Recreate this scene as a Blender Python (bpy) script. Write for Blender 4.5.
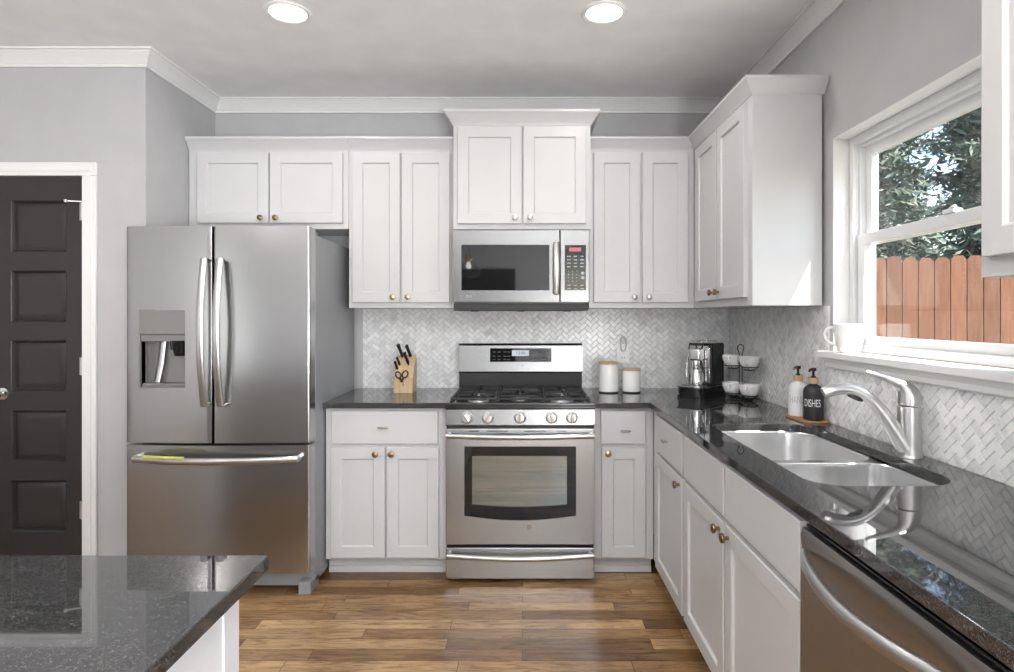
import bpy, bmesh, math, random
from mathutils import Vector, Matrix
random.seed(7)
PI = math.pi
scene = bpy.context.scene
COL = scene.collection
for o in list(bpy.data.objects):
    bpy.data.objects.remove(o)

# ------------------------------------------------------------------ camera, sky, sun, exposure
F = 610.0
cam = bpy.data.cameras.new('camera'); camo = bpy.data.objects.new('camera', cam); COL.objects.link(camo)
camo.location = (0, -3.80, 1.36); camo.rotation_euler = (PI/2, 0, 0)
cam.sensor_width = 36; cam.lens = F/1014*36; cam.clip_start = .05; cam.clip_end = 200
cam.shift_x = -(522.5-507)/1014; cam.shift_y = -(336-316)/1014
scene.camera = camo
vs = scene.view_settings
vs.view_transform = 'Standard'; vs.look = 'None'; vs.gamma = 1; vs.use_curve_mapping = False
vs.exposure = 0.56

w = bpy.data.worlds.new('sky'); scene.world = w; w.use_nodes = True
wn = w.node_tree.nodes; bg = wn['Background']
sk = wn.new('ShaderNodeTexSky'); sk.sky_type = 'NISHITA'; sk.sun_disc = False
sk.sun_elevation = math.radians(53); sk.sun_rotation = math.radians(140)
sk.air_density = 1.2; sk.dust_density = 1.5
w.node_tree.links.new(sk.outputs[0], bg.inputs[0]); bg.inputs[1].default_value = 0.42

def light(name, kind, loc, energy, color=(1,1,1), direction=None, **kw):
    l = bpy.data.lights.new(name, kind); l.energy = energy; l.color = color
    for k, v in kw.items(): setattr(l, k, v)
    o = bpy.data.objects.new(name, l); COL.objects.link(o); o.location = loc
    if direction is not None:
        o.rotation_euler = Vector(direction).to_track_quat('-Z', 'Y').to_euler()
    return o
light('sun', 'SUN', (4, -6, 8), 11.0, (1, .96, .90), (-.475, .59, -1), angle=.012)
FILL_WIN_SIDE = (-6.3, -4.9)                         # unseen opening added in the right wall for a fill light, Y range
FILL_WIN_REAR = (.45, 1.15)                          # narrow unseen opening added in the rear wall for fill, X range
FILL_WIN_LEFT = (-7.1, -5.8)                         # unseen far left opening, added for its fill light, Y range
light('right_fill', 'AREA', (1.22, -5.6, 1.15), 290, (.965, .98, 1), (-1, .1, 1.3), shape='RECTANGLE', size=1.3, size_y=1.9)  # main area fill, tilted up at the ceiling, added in an unseen opening
light('left_fill', 'AREA', (-4.10, -6.45, 1.25), 9, (.955, .975, 1), (1, .25, .7), shape='RECTANGLE', size=1.3, size_y=1.9)  # weak fill lamp added at the unseen left opening
light('rear_fill', 'AREA', (.80, -7.10, 1.45), 4, (.965, .98, 1), (-.1, 1, .8), shape='RECTANGLE', size=.6, size_y=1.7)  # faint fill lamp added at the unseen rear opening
CANS = [(-1.034, -1.11), (.36, -1.11), (-1.034, -3.3), (.36, -3.3), (-2.6, -3.0), (-2.6, -5.2), (-.4, -5.4)]  # first pair is in view; the others are unseen, added as room fill

# ------------------------------------------------------------------ materials
def mat(name, color=(.8,.8,.8), rough=.5, metal=0, spec=.5, **kw):
    m = bpy.data.materials.new(name); m.use_nodes = True
    b = m.node_tree.nodes['Principled BSDF']
    b.inputs['Base Color'].default_value = (*color, 1)
    b.inputs['Roughness'].default_value = rough; b.inputs['Metallic'].default_value = metal
    b.inputs['Specular IOR Level'].default_value = spec
    for k, v in kw.items():
        b.inputs[k].default_value = v
    return m
def nd(m, t, **kw):
    n = m.node_tree.nodes.new(t)
    for k, v in kw.items():
        if isinstance(k, str) and hasattr(n, k): setattr(n, k, v)
    return n
def lk(m, a, b): m.node_tree.links.new(a, b)
def bsdf(m): return m.node_tree.nodes['Principled BSDF']
def coords(m, scale=(1,1,1), kind='Object', rot=(0,0,0)):
    tc = nd(m, 'ShaderNodeTexCoord'); mp = nd(m, 'ShaderNodeMapping')
    mp.inputs['Scale'].default_value = scale; mp.inputs['Rotation'].default_value = rot
    lk(m, tc.outputs[kind], mp.inputs[0]); return mp.outputs[0]
def noise(m, vec, scale, detail=3, rough=.5):
    n = nd(m, 'ShaderNodeTexNoise'); n.inputs['Scale'].default_value = scale
    n.inputs['Detail'].default_value = detail; n.inputs['Roughness'].default_value = rough
    lk(m, vec, n.inputs['Vector']); return n.outputs[0]
def ramp(m, fac, stops):
    r = nd(m, 'ShaderNodeValToRGB'); e = r.color_ramp.elements
    while len(e) < len(stops): e.new(.5)
    for i, (p, c) in enumerate(stops):
        e[i].position = p; e[i].color = (*c, 1) if len(c) == 3 else c
    lk(m, fac, r.inputs[0]); return r.outputs[0]
def bump(m, h, strength=.1, dist=.01):
    b = nd(m, 'ShaderNodeBump'); b.inputs['Strength'].default_value = strength; b.inputs['Distance'].default_value = dist
    lk(m, h, b.inputs['Height']); lk(m, b.outputs[0], bsdf(m).inputs['Normal'])
def mixc(m, fac, a, b, mode='MIX'):
    n = nd(m, 'ShaderNodeMix'); n.data_type = 'RGBA'; n.blend_type = mode
    for sock, v in ((n.inputs[0], fac), (n.inputs[6], a), (n.inputs[7], b)):
        if hasattr(v, 'is_output'): lk(m, v, sock)
        elif isinstance(v, (int, float)): sock.default_value = v
        else: sock.default_value = (*v, 1)
    return n.outputs[2]

M = {}
def painted(name, c, rough, k=.03):
    m = mat(name, c, rough)
    n = noise(m, coords(m), 6, 2)
    lk(m, ramp(m, n, [(.3, tuple(x*(1-k) for x in c)), (.7, tuple(min(1, x*(1+k)) for x in c))]), bsdf(m).inputs['Base Color'])
    return m
M['wall'] = painted('wall_paint', (.47, .47, .478), .6)
M['ceiling'] = painted('ceiling_paint', (.92, .92, .925), .7)
M['trim'] = painted('trim_paint', (.80, .80, .79), .35, .01)
M['cab'] = painted('cabinet_paint', (.58, .58, .585), .32, .01)
M['island'] = painted('island_paint', (.60, .60, .61), .4, .01)
def steel(name, c, rough, along):
    m = mat(name, c, rough, 1)
    n = noise(m, coords(m, (1.5, 1.5, 40) if along == 'h' else (40, 40, 1.5)), 1.0, 2)
    lk(m, ramp(m, n, [(.2, tuple(x*.985 for x in c)), (.8, tuple(min(1, x*1.015) for x in c))]), bsdf(m).inputs['Base Color'])
    return m
M['steel'] = steel('brushed_steel', (.51, .525, .54), .26, 'h')
M['panel_steel'] = steel('panel_steel', (.275, .277, .28), .26, 'h')
M['microwave'] = steel('microwave_steel', (.205, .206, .208), .24, 'h')
M['fridge'] = steel('fridge_steel', (.42, .42, .42), .22, 'v')
M['dish'] = steel('dishwasher_steel', (.42, .405, .39), .30, 'h')
M['sink'] = steel('sink_steel', (.86, .86, .86), .25, 'h')
M['nickel'] = mat('brushed_nickel', (.60, .595, .585), .33, 1)
M['dark_chrome'] = mat('dark_chrome', (.5, .5, .51), .08, 1)
M['chrome'] = mat('chrome', (.82, .82, .82), .07, 1)
M['handle'] = mat('handle_steel', (.56, .56, .555), .30, 1)
M['fridge_side'] = mat('fridge_side_grey', (.27, .275, .29), .38)
M['dispenser'] = mat('dispenser_grey', (.22, .215, .21), .35, .3)
M['bronze'] = mat('antique_bronze', (.30, .21, .115), .34, 1)
M['brass'] = mat('aged_brass', (.52, .40, .24), .3, 1)
M['pull'] = mat('pewter_pull', (.40, .36, .30), .32, 1)
M['black'] = mat('black_plastic', (.012, .012, .013), .35)
M['gloss_black'] = mat('gloss_black', (.008, .008, .009), .08)
M['iron'] = mat('cast_iron', (.022, .022, .023), .55)
M['enamel'] = mat('black_enamel', (.014, .014, .015), .16)
M['glass_dark'] = mat('dark_glass', (.009, .009, .010), .03, 0, .5)
M['white_ceramic'] = mat('white_ceramic', (.83, .83, .82), .18)
M['white_plastic'] = mat('white_plastic', (.88, .88, .87), .35)
M['vinyl'] = mat('window_vinyl', (.74, .75, .75), .3)
M['door_black'] = mat('door_black_paint', (.034, .030, .031), .32, 0, .4)
M['wood_light'] = mat('light_wood', (.56, .40, .23), .45)
M['wood_tray'] = mat('tray_wood', (.48, .25, .11), .45)
for k in ('wood_light', 'wood_tray'):
    m = M[k]; c = tuple(bsdf(m).inputs['Base Color'].default_value[:3])
    n = noise(m, coords(m, (40, 40, 6)), 1.5, 4)
    lk(m, ramp(m, n, [(.3, tuple(x*.8 for x in c)), (.7, tuple(x*1.12 for x in c))]), bsdf(m).inputs['Base Color'])
M['text_white'] = mat('lettering_white', (.85, .85, .85), .5)
M['text_grey'] = mat('lettering_grey', (.45, .45, .45), .5)
M['button_grey'] = mat('button_grey', (.10, .10, .105), .5)
M['text_black'] = mat('lettering_black', (.02, .02, .02), .5)
M['soap_black'] = mat('matte_black_bottle', (.022, .022, .026), .38)
M['soap_white'] = mat('white_bottle', (.80, .80, .82), .3)
M['sticker'] = mat('yellow_green_label', (.55, .58, .10), .5)
M['grout'] = mat('grout', (.60, .595, .585), .8)
M['rubber'] = mat('dark_base', (.03, .03, .03), .7)
def emis(name, c, s):
    m = mat(name, c, .5); bsdf(m).inputs['Emission Color'].default_value = (*c, 1); bsdf(m).inputs['Emission Strength'].default_value = s
    return m
M['lamp'] = emis('lamp_lens', (1, .96, .9), 9)
M['lcd'] = emis('lcd_display', (.45, .50, .52), .35)
M['led'] = emis('red_led', (.40, .12, .14), .25)
# thin window glass
m = bpy.data.materials.new('window_glass'); m.use_nodes = True; nt = m.node_tree; nt.nodes.clear()
out = nt.nodes.new('ShaderNodeOutputMaterial'); mx = nt.nodes.new('ShaderNodeMixShader'); tr = nt.nodes.new('ShaderNodeBsdfTransparent')
gl = nt.nodes.new('ShaderNodeBsdfGlossy'); gl.inputs['Roughness'].default_value = .02; tr.inputs[0].default_value = (.97, .97, .97, 1)
lw = nt.nodes.new('ShaderNodeLayerWeight'); lw.inputs[0].default_value = .5
pw = nt.nodes.new('ShaderNodeMath'); pw.operation = 'POWER'; pw.inputs[1].default_value = 5; nt.links.new(lw.outputs['Facing'], pw.inputs[0])
fr = nt.nodes.new('ShaderNodeMath'); fr.operation = 'MULTIPLY_ADD'; fr.inputs[1].default_value = .9; fr.inputs[2].default_value = .035; nt.links.new(pw.outputs[0], fr.inputs[0])
nt.links.new(fr.outputs[0], mx.inputs[0]); nt.links.new(tr.outputs[0], mx.inputs[1]); nt.links.new(gl.outputs[0], mx.inputs[2]); nt.links.new(mx.outputs[0], out.inputs[0])
M['glass'] = m
# oven glass : tinted, see-through
m = bpy.data.materials.new('oven_glass'); m.use_nodes = True; nt = m.node_tree; nt.nodes.clear()
out = nt.nodes.new('ShaderNodeOutputMaterial'); mx = nt.nodes.new('ShaderNodeMixShader'); tr = nt.nodes.new('ShaderNodeBsdfTransparent')
gl = nt.nodes.new('ShaderNodeBsdfGlossy'); gl.inputs['Roughness'].default_value = .03; tr.inputs[0].default_value = (.80, .82, .80, 1)
mx.inputs[0].default_value = .22
nt.links.new(tr.outputs[0], mx.inputs[1]); nt.links.new(gl.outputs[0], mx.inputs[2]); nt.links.new(mx.outputs[0], out.inputs[0])
M['oven_glass'] = m
# granite
m = mat('black_granite', (.012, .012, .013), .025, 0, .5, IOR=1.85)
v = coords(m)
n1 = noise(m, v, 420, 2, .6); n2 = noise(m, v, 90, 3, .6); n3 = noise(m, v, 14, 3, .6)
a = ramp(m, n1, [(.40, (0,0,0)), (.75, (1,1,1))]); b2 = ramp(m, n2, [(.3, (.45,.45,.45)), (.7, (1,1,1))]); b3 = ramp(m, n3, [(.3, (.7,.7,.7)), (.7, (1,1,1))])
f = mixc(m, 1.0, a, b2, 'MULTIPLY'); f = mixc(m, 1.0, f, b3, 'MULTIPLY')
lk(m, mixc(m, f, (.010, .010, .0105), (.16, .16, .16)), bsdf(m).inputs['Base Color'])
M['granite'] = m
# hardwood floor, planks along X
m = mat('hardwood', (.3, .16, .07), .28)
v = coords(m)
br = nd(m, 'ShaderNodeTexBrick'); lk(m, v, br.inputs['Vector'])
br.inputs['Scale'].default_value = 1; br.inputs['Brick Width'].default_value = .85; br.inputs['Row Height'].default_value = .082
br.inputs['Mortar Size'].default_value = .0014; br.inputs['Mortar Smooth'].default_value = .3; br.inputs['Bias'].default_value = 0
br.offset = .37; br.offset_frequency = 2; br.squash = .8; br.squash_frequency = 3
br.inputs['Color1'].default_value = (0, 0, 0, 1); br.inputs['Color2'].default_value = (1, 1, 1, 1); br.inputs['Mortar'].default_value = (.5, .5, .5, 1)
tone = ramp(m, br.outputs['Color'], [(0, (.16, .080, .030)), (.35, (.29, .165, .068)), (.65, (.42, .26, .12)), (1, (.58, .39, .20))])
sep = nd(m, 'ShaderNodeSeparateXYZ'); lk(m, v, sep.inputs[0])
addv = nd(m, 'ShaderNodeVectorMath', operation='MULTIPLY_ADD')
lk(m, br.outputs['Color'], addv.inputs[0]); addv.inputs[1].default_value = (7.3, 3.1, 5.7); lk(m, v, addv.inputs[2])
mp = nd(m, 'ShaderNodeMapping'); mp.inputs['Scale'].default_value = (2.6, 22, 1); lk(m, addv.outputs[0], mp.inputs[0])
g = noise(m, mp.outputs[0], 1.7, 8, .72); m.node_tree.nodes[-1].inputs['Distortion'].default_value = 1.6
grain = ramp(m, g, [(.34, (.22, .17, .14)), (.46, (.62, .56, .50)), (.54, (.95, .94, .92)), (.70, (1.0, 1.0, 1.0))])
c = mixc(m, .85, tone, grain, 'MULTIPLY')
blot = ramp(m, noise(m, v, 2.3, 3), [(.35, (.60, .57, .54)), (.65, (1.1, 1.08, 1.05))])
c = mixc(m, .7, c, blot, 'MULTIPLY')
c = mixc(m, br.outputs['Fac'], c, (.03, .014, .007))
lk(m, c, bsdf(m).inputs['Base Color']); bump(m, g, .06, .003)
mr = nd(m, 'ShaderNodeMapRange'); lk(m, g, mr.inputs[0]); mr.inputs[3].default_value = .36; mr.inputs[4].default_value = .24
lk(m, mr.outputs[0], bsdf(m).inputs['Roughness'])
M['floor'] = m
# marble mosaic
m = mat('marble_tile', (.6, .6, .6), .22)
at = nd(m, 'ShaderNodeAttribute'); at.attribute_name = 'tone'
v = coords(m)
vein = ramp(m, noise(m, v, 22, 5, .65), [(.3, (.72, .72, .73)), (.5, (1, 1, 1)), (.75, (.94, .94, .94))])
c = ramp(m, at.outputs['Fac'], [(0, (.66, .67, .68)), (.3, (.78, .785, .79)), (.65, (.86, .865, .87)), (1, (.91, .91, .91))])
lk(m, mixc(m, .8, c, vein, 'MULTIPLY'), bsdf(m).inputs['Base Color'])
M['tile'] = m
# cedar fence, needles, bark, grass
m = mat('cedar', (.52, .23, .10), .7)
at = nd(m, 'ShaderNodeObjectInfo')
n = noise(m, coords(m, (30, 30, 2.5)), 1.5, 4)
c = ramp(m, n, [(.3, (.115, .043, .0175)), (.55, (.150, .063, .028)), (.75, (.18, .082, .039))])
c2 = ramp(m, at.outputs['Random'], [(0, (.80, .78, .75)), (1, (1.12, 1.08, 1.05))])
lk(m, mixc(m, 1, c, c2, 'MULTIPLY'), bsdf(m).inputs['Base Color']); M['cedar'] = m
m = mat('needles', (.06, .10, .055), .7)
at = nd(m, 'ShaderNodeAttribute'); at.attribute_name = 'tone'
lk(m, ramp(m, at.outputs['Fac'], [(0, (.040, .055, .040)), (.5, (.10, .135, .10)), (1, (.21, .26, .20))]), bsdf(m).inputs['Base Color']); M['needles'] = m
m = mat('leaves', (.09, .16, .05), .6)
at = nd(m, 'ShaderNodeAttribute'); at.attribute_name = 'tone'
lk(m, ramp(m, at.outputs['Fac'], [(0, (.04, .085, .02)), (.5, (.10, .19, .05)), (1, (.22, .32, .09))]), bsdf(m).inputs['Base Color']); M['leaves'] = m
M['bark'] = mat('bark', (.14, .105, .085), .9)
M['lawn'] = painted('lawn_green', (.10, .115, .07), .9, .3)

# ------------------------------------------------------------------ mesh helpers
def merge(bm, src, mtx=None):
    if mtx is not None: bmesh.ops.transform(src, matrix=mtx, verts=src.verts)
    vm = {v: bm.verts.new(v.co) for v in src.verts}
    for f in src.faces:
        try:
            nf = bm.faces.new([vm[v] for v in f.verts]); nf.smooth = f.smooth
        except ValueError: pass
    src.free()
def NB(): return bmesh.new()
def box(bm, x0, x1, y0, y1, z0, z1, bev=0, seg=2, mtx=None):
    b = NB()
    x0, x1 = sorted((x0, x1)); y0, y1 = sorted((y0, y1)); z0, z1 = sorted((z0, z1))
    vs_ = [b.verts.new((x, y, z)) for x in (x0, x1) for y in (y0, y1) for z in (z0, z1)]
    for q in ((0,1,3,2), (4,6,7,5), (0,4,5,1), (2,3,7,6), (0,2,6,4), (1,5,7,3)):
        b.faces.new([vs_[i] for i in q])
    if bev: bmesh.ops.bevel(b, geom=b.edges[:], offset=bev, segments=seg, affect='EDGES', profile=.5)
    merge(bm, b, mtx)
def loft(bm, loops, cap0=True, cap1=True, mtx=None, closed=True):
    b = NB(); L = [[b.verts.new(p) for p in lp] for lp in loops]
    n = len(L[0])
    for A, B in zip(L, L[1:]):
        for i in range(n if closed else n-1):
            j = (i+1) % n
            try: b.faces.new((A[i], A[j], B[j], B[i]))
            except ValueError: pass
    if cap0: b.faces.new(L[0][::-1])
    if cap1: b.faces.new(L[-1])
    merge(bm, b, mtx)
def lathe(bm, prof, c=(0,0,0), seg=32, mtx=None, cap0=True, cap1=True):
    loops = [[(c[0]+r*math.cos(2*PI*i/seg), c[1]+r*math.sin(2*PI*i/seg), c[2]+z) for i in range(seg)] for r, z in prof]
    loft(bm, loops, cap0, cap1, mtx)
def prism(bm, poly, z0, z1, bev=0, mtx=None):
    b = NB(); lo = [b.verts.new((x, y, z0)) for x, y in poly]; hi = [b.verts.new((x, y, z1)) for x, y in poly]
    n = len(poly)
    for i in range(n): b.faces.new((lo[i], lo[(i+1)%n], hi[(i+1)%n], hi[i]))
    b.faces.new(lo[::-1]); top = b.faces.new(hi)
    if bev:
        es = [e for e in b.edges if (e.verts[0].co.z == z1) == (e.verts[1].co.z == z1)]
        bmesh.ops.bevel(b, geom=es, offset=bev, segments=2, affect='EDGES')
    merge(bm, b, mtx)
def tube(bm, pts, r, seg=12, mtx=None, flat=None, up=None):
    """sweep an ellipse along points; r scalar, list, or (a,b) through flat ratio"""
    P = [Vector(p) for p in pts]; n = len(P); loops = []
    prev = None
    for i in range(n):
        t = (P[min(i+1, n-1)] - P[max(i-1, 0)]).normalized()
        if prev is None:
            ref = Vector(up) if up is not None else (Vector((0,0,1)) if abs(t.z) < .9 else Vector((1,0,0)))
            a = (ref - t*ref.dot(t)).normalized()
        else: a = (prev - t*prev.dot(t)).normalized()
        prev = a; bb = t.cross(a)
        ri = r[i] if isinstance(r, (list, tuple)) else r
        fl = flat if flat else 1
        loops.append([P[i] + a*ri*math.cos(2*PI*k/seg) + bb*ri*fl*math.sin(2*PI*k/seg) for k in range(seg)])
    loft(bm, loops, True, True, mtx)
def bez(p0, p1, p2, p3, n=12):
    p0, p1, p2, p3 = map(Vector, (p0, p1, p2, p3))
    return [p0*(1-t)**3 + p1*3*t*(1-t)**2 + p2*3*t*t*(1-t) + p3*t**3 for t in [i/n for i in range(n+1)]]
def rrect(x0, x1, y0, y1, r, k=6):
    rs = r if isinstance(r, (list, tuple)) else [r]*4
    out = []
    for (cx, cy, a0), rr in zip(((x1, y1, 0), (x0, y1, 90), (x0, y0, 180), (x1, y0, 270)), rs):
        sx = -1 if cx == x1 else 1; sy = -1 if cy == y1 else 1
        for i in range(k+1):
            a = math.radians(a0 + 90*i/k)
            out.append((cx + sx*rr + rr*math.cos(a), cy + sy*rr + rr*math.sin(a)))
    return out
def sweep(bm, path, prof, z=0, prev=None, nxt=None):
    """closed profile (out, up) swept along an XY path, outward to the right of travel, mitred"""
    pts = [Vector(p) for p in path]
    ext = ([Vector(prev)] if prev else [None]) + pts + ([Vector(nxt)] if nxt else [None])
    loops = []
    for i in range(1, len(ext)-1):
        d = []
        if ext[i-1] is not None: d.append((ext[i]-ext[i-1]).normalized())
        if ext[i+1] is not None: d.append((ext[i+1]-ext[i]).normalized())
        ns = [Vector((q.y, -q.x)) for q in d]
        mn = ns[0] if len(ns) == 1 else (ns[0]+ns[1]).normalized()
        k = 1/max(.2, mn.dot(ns[0]))
        loops.append([(ext[i].x+mn.x*o*k, ext[i].y+mn.y*o*k, z+u) for o, u in prof])
    loft(bm, loops)
def text_bm(s, size, ext=.0004):
    cu = bpy.data.curves.new('txt', 'FONT'); cu.body = s; cu.size = size; cu.extrude = ext
    cu.align_x = 'CENTER'; cu.align_y = 'CENTER'; cu.resolution_u = 3
    o = bpy.data.objects.new('txt', cu); COL.objects.link(o)
    bpy.context.view_layer.update()
    dg = bpy.context.evaluated_depsgraph_get(); me = bpy.data.meshes.new_from_object(o.evaluated_get(dg))
    b = NB(); b.from_mesh(me); bpy.data.objects.remove(o); bpy.data.curves.remove(cu); bpy.data.meshes.remove(me)
    return b
# frames: local (u right, v up, w outward) -> world
def frame(o, u, v, w):
    m = Matrix((( u[0], v[0], w[0], o[0]), (u[1], v[1], w[1], o[1]), (u[2], v[2], w[2], o[2]), (0,0,0,1)))
    return m
def FB(y): return frame((0, y, 0), (1,0,0), (0,0,1), (0,-1,0))       # faces the camera: u=X, v=Z, w=-Y
def FR(x): return frame((x, 0, 0), (0,-1,0), (0,0,1), (-1,0,0))      # on the right wall: u=-Y, v=Z, w=-X

# ------------------------------------------------------------------ object helpers
def tag(o, label=None, cat=None, group=None, kind=None):
    if label: o['label'] = label
    if cat: o['category'] = cat
    if group: o['group'] = group
    if kind: o['kind'] = kind
    return o
def world_of(o):
    m = Matrix.Identity(4)
    while o is not None:
        m = o.matrix_basis @ m; o = o.parent
    return m
def obj(name, bm, m, parent=None, local=False, smooth=35, org=None):
    if parent is not None and not local:
        bmesh.ops.transform(bm, matrix=world_of(parent).inverted(), verts=bm.verts)
    bmesh.ops.recalc_face_normals(bm, faces=bm.faces)
    me = bpy.data.meshes.new(name)
    if parent is None and org is None and bm.verts:
        xs = [v.co for v in bm.verts]
        org = Vector(((min(c.x for c in xs)+max(c.x for c in xs))/2, (min(c.y for c in xs)+max(c.y for c in xs))/2, min(c.z for c in xs)))
    if parent is None:
        bmesh.ops.translate(bm, vec=-Vector(org), verts=bm.verts)
    bm.to_mesh(me); bm.free()
    if smooth:
        me.shade_smooth(); me.set_sharp_from_angle(angle=math.radians(smooth))
    me.materials.append(M[m] if isinstance(m, str) else m)
    o = bpy.data.objects.new(name, me); COL.objects.link(o)
    if smooth:
        wm_ = o.modifiers.new('weighted', 'WEIGHTED_NORMAL'); wm_.keep_sharp = True; wm_.weight = 100
    if parent is not None: o.parent = parent
    else: o.location = org
    return o
def thing(name, label, cat, loc, rotz=0, group=None):
    o = bpy.data.objects.new(name, None); COL.objects.link(o); o.empty_display_size = .1
    o.location = loc; o.rotation_euler = (0, 0, rotz)
    return tag(o, label, cat, group)
def struct(name, bm, m, smooth=35):
    o = obj(name, bm, m, None, smooth=smooth, org=(0,0,0)); o['kind'] = 'structure'; return o
def part(name, m, parent, fn, *a, **k):
    local = k.pop('local', False)
    b = NB(); fn(b, *a, **k); return obj(name, b, m, parent, local)
def copy_tree(src, parent=None):
    c = src.copy(); COL.objects.link(c); c.parent = parent
    for ch in list(src.children): copy_tree(ch, c)
    return c

# ------------------------------------------------------------------ dimensions
XL, XR, YD, ZC = -1.915, 1.295, -.70, 2.70         # alcove wall, right wall, pantry wall, ceiling
XFL, YR = -4.2, -7.2
CT, CB = .912, .882                                 # counter top / underside

# ================================================================== ROOM
b = NB(); box(b, XFL-.1, XR+.12, YR-.1, .1, -.06, 0); struct('floor', b, 'floor')
b = NB(); box(b, XFL-.1, XR+.12, YR-.1, .1, ZC, ZC+.1)
ceil = struct('ceiling', b, 'ceiling')
b = NB(); box(b, XL-.1, XR+.12, 0, .1, 0, ZC); wall_back = struct('wall_back', b, 'wall')
b = NB(); box(b, XL-.1, XL, YD+.0, 0, 0, ZC); struct('wall_left', b, 'wall')
WY0, WY1, WZ0, WZ1 = -1.26, -2.36, 1.215, 2.098     # kitchen window opening
b = NB()
box(b, XR, XR+.14, WY0, 0, 0, ZC); box(b, XR, XR+.14, FILL_WIN_SIDE[1], WY1, 0, ZC); box(b, XR, XR+.14, YR, FILL_WIN_SIDE[0], 0, ZC)
box(b, XR, XR+.14, FILL_WIN_SIDE[0], FILL_WIN_SIDE[1], 0, .2); box(b, XR, XR+.14, FILL_WIN_SIDE[0], FILL_WIN_SIDE[1], 2.3, ZC)
box(b, XR, XR+.14, WY1, WY0, 0, WZ0-.03); box(b, XR, XR+.14, WY1, WY0, WZ1, ZC)
wall_right = struct('wall_right', b, 'wall')
DX0, DX1, DZ = -2.683, -2.233, 2.066                # pantry door slab
b = NB()
box(b, DX1+.012, XL-.1, YD, YD+.1, 0, ZC); box(b, XFL, DX0-.012, YD, YD+.1, 0, ZC); box(b, DX0-.012, DX1+.012, YD, YD+.1, DZ+.012, ZC)
struct('wall_pantry', b, 'wall')
b = NB(); box(b, XFL-.1, XFL, YR, FILL_WIN_LEFT[0], 0, ZC); box(b, XFL-.1, XFL, FILL_WIN_LEFT[1], YD+.1, 0, ZC); box(b, XFL-.1, XFL, FILL_WIN_LEFT[0], FILL_WIN_LEFT[1], 0, .35); box(b, XFL-.1, XFL, FILL_WIN_LEFT[0], FILL_WIN_LEFT[1], 2.35, ZC)
struct('wall_far_left', b, 'wall')
b = NB(); box(b, XFL-.1, FILL_WIN_REAR[0], YR-.1, YR, 0, ZC); box(b, FILL_WIN_REAR[1], XR+.12, YR-.1, YR, 0, ZC)
box(b, FILL_WIN_REAR[0], FILL_WIN_REAR[1], YR-.1, YR, 0, .55); box(b, FILL_WIN_REAR[0], FILL_WIN_REAR[1], YR-.1, YR, 2.35, ZC)
struct('wall_rear', b, 'wall')

CROWN = [(0, -.078), (.012, -.078), (.014, -.066), (.022, -.060), (.034, -.038), (.052, -.020), (.056, -.010), (.068, -.008), (.068, 0), (0, 0)]
b = NB(); sweep(b, [(XFL, YD), (XL, YD), (XL, 0), (XR, 0), (XR, YR)], CROWN, ZC); struct('trim_1', b, 'trim')
BASE = [(0, 0), (.014, 0), (.014, .085), (.010, .098), (.006, .105), (0, .105)]
b = NB(); sweep(b, [(DX1+.083, YD), (XL, YD)], BASE, 0); struct('baseboard_pantry', b, 'trim')
b = NB(); sweep(b, [(XFL, YD), (DX0-.083, YD)], BASE, 0); struct('baseboard_left', b, 'trim')
# door casing
b = NB()
for x0, x1 in ((DX1+.004, DX1+.075), (DX0-.075, DX0-.004)):
    box(b, x0, x1, YD-.016, YD, 0, DZ+.004, .003); box(b, x0+.022, x1-.022, YD-.021, YD-.01, 0, DZ+.004, .003)
    s = DX1+.004 if x0 > -2.4 else DX0-.004
    box(b, min(s, s + (.02 if s > -2.4 else -.02)), max(s, s+(.02 if s > -2.4 else -.02)), YD-.01, YD+.1, 0, DZ+.004)
box(b, DX0-.075, DX1+.075, YD-.016, YD, DZ+.0045, DZ+.072, .003); box(b, DX0-.053, DX1+.053, YD-.021, YD-.01, DZ+.026, DZ+.05, .003)
struct('trim_2', b, 'trim')
# pantry door
def paneled_slab(b, u0, u1, v0, v1, t, panels, F_):
    us = sorted(set([u0, u1] + [p[0] for p in panels] + [p[1] for p in panels]))
    pu0, pu1 = panels[0][0], panels[0][1]
    box(b, u0, pu0, v0, v1, 0, t, mtx=F_); box(b, pu1, u1, v0, v1, 0, t, mtx=F_)
    zs = [v0] + [z for p in panels for z in (p[2], p[3])] + [v1]
    for i in range(0, len(zs), 2): box(b, pu0, pu1, zs[i], zs[i+1], 0, t, mtx=F_)
    for p in panels:
        lp = []
        for ins, w_ in ((0, t), (.006, t-.005), (.013, t-.020), (.019, t-.020), (.046, t-.003)):
            lp.append([(p[0]+ins, p[2]+ins, w_), (p[1]-ins, p[2]+ins, w_), (p[1]-ins, p[3]-ins, w_), (p[0]+ins, p[3]-ins, w_)])
        loft(b, lp, False, True, F_)
b = NB(); pans = [(-2.60, -2.318, .262+.356*i, .262+.356*i+.262) for i in range(5)]
paneled_slab(b, DX0, DX1, .012, DZ, .035, pans, FB(YD+.035))
door = struct('door_1', b, 'door_black')
Rw = FB(YD)
for zz in (1.89, 1.105, .375):
    b = NB(); tube(b, [(DX1+.001, YD-.008, zz-.045), (DX1+.001, YD-.008, zz+.045)], .006); box(b, DX1-.016, DX1+.003, YD-.003, YD+.001, zz-.044, zz+.044)
    if zz > 1.8:
        tube(b, [(DX1+.001, YD-.01, zz+.05), (DX1-.05, YD-.045, zz+.047)], .004); lathe(b, [(.008, 0), (.008, .012)], (DX1-.052, YD-.05, zz+.04), 12)
    h = obj('hinge', b, 'nickel', door)
b = NB()
lathe(b, [(.030, 0), (.030, .006), (.014, .010), (.012, .030), (.022, .036), (.029, .048), (.028, .062), (.018, .070), (.001, .071)], seg=24, mtx=FB(YD) @ Matrix.Translation((DX0+.045, .965, 0)))
obj('door_knob', b, 'chrome', door)

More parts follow.
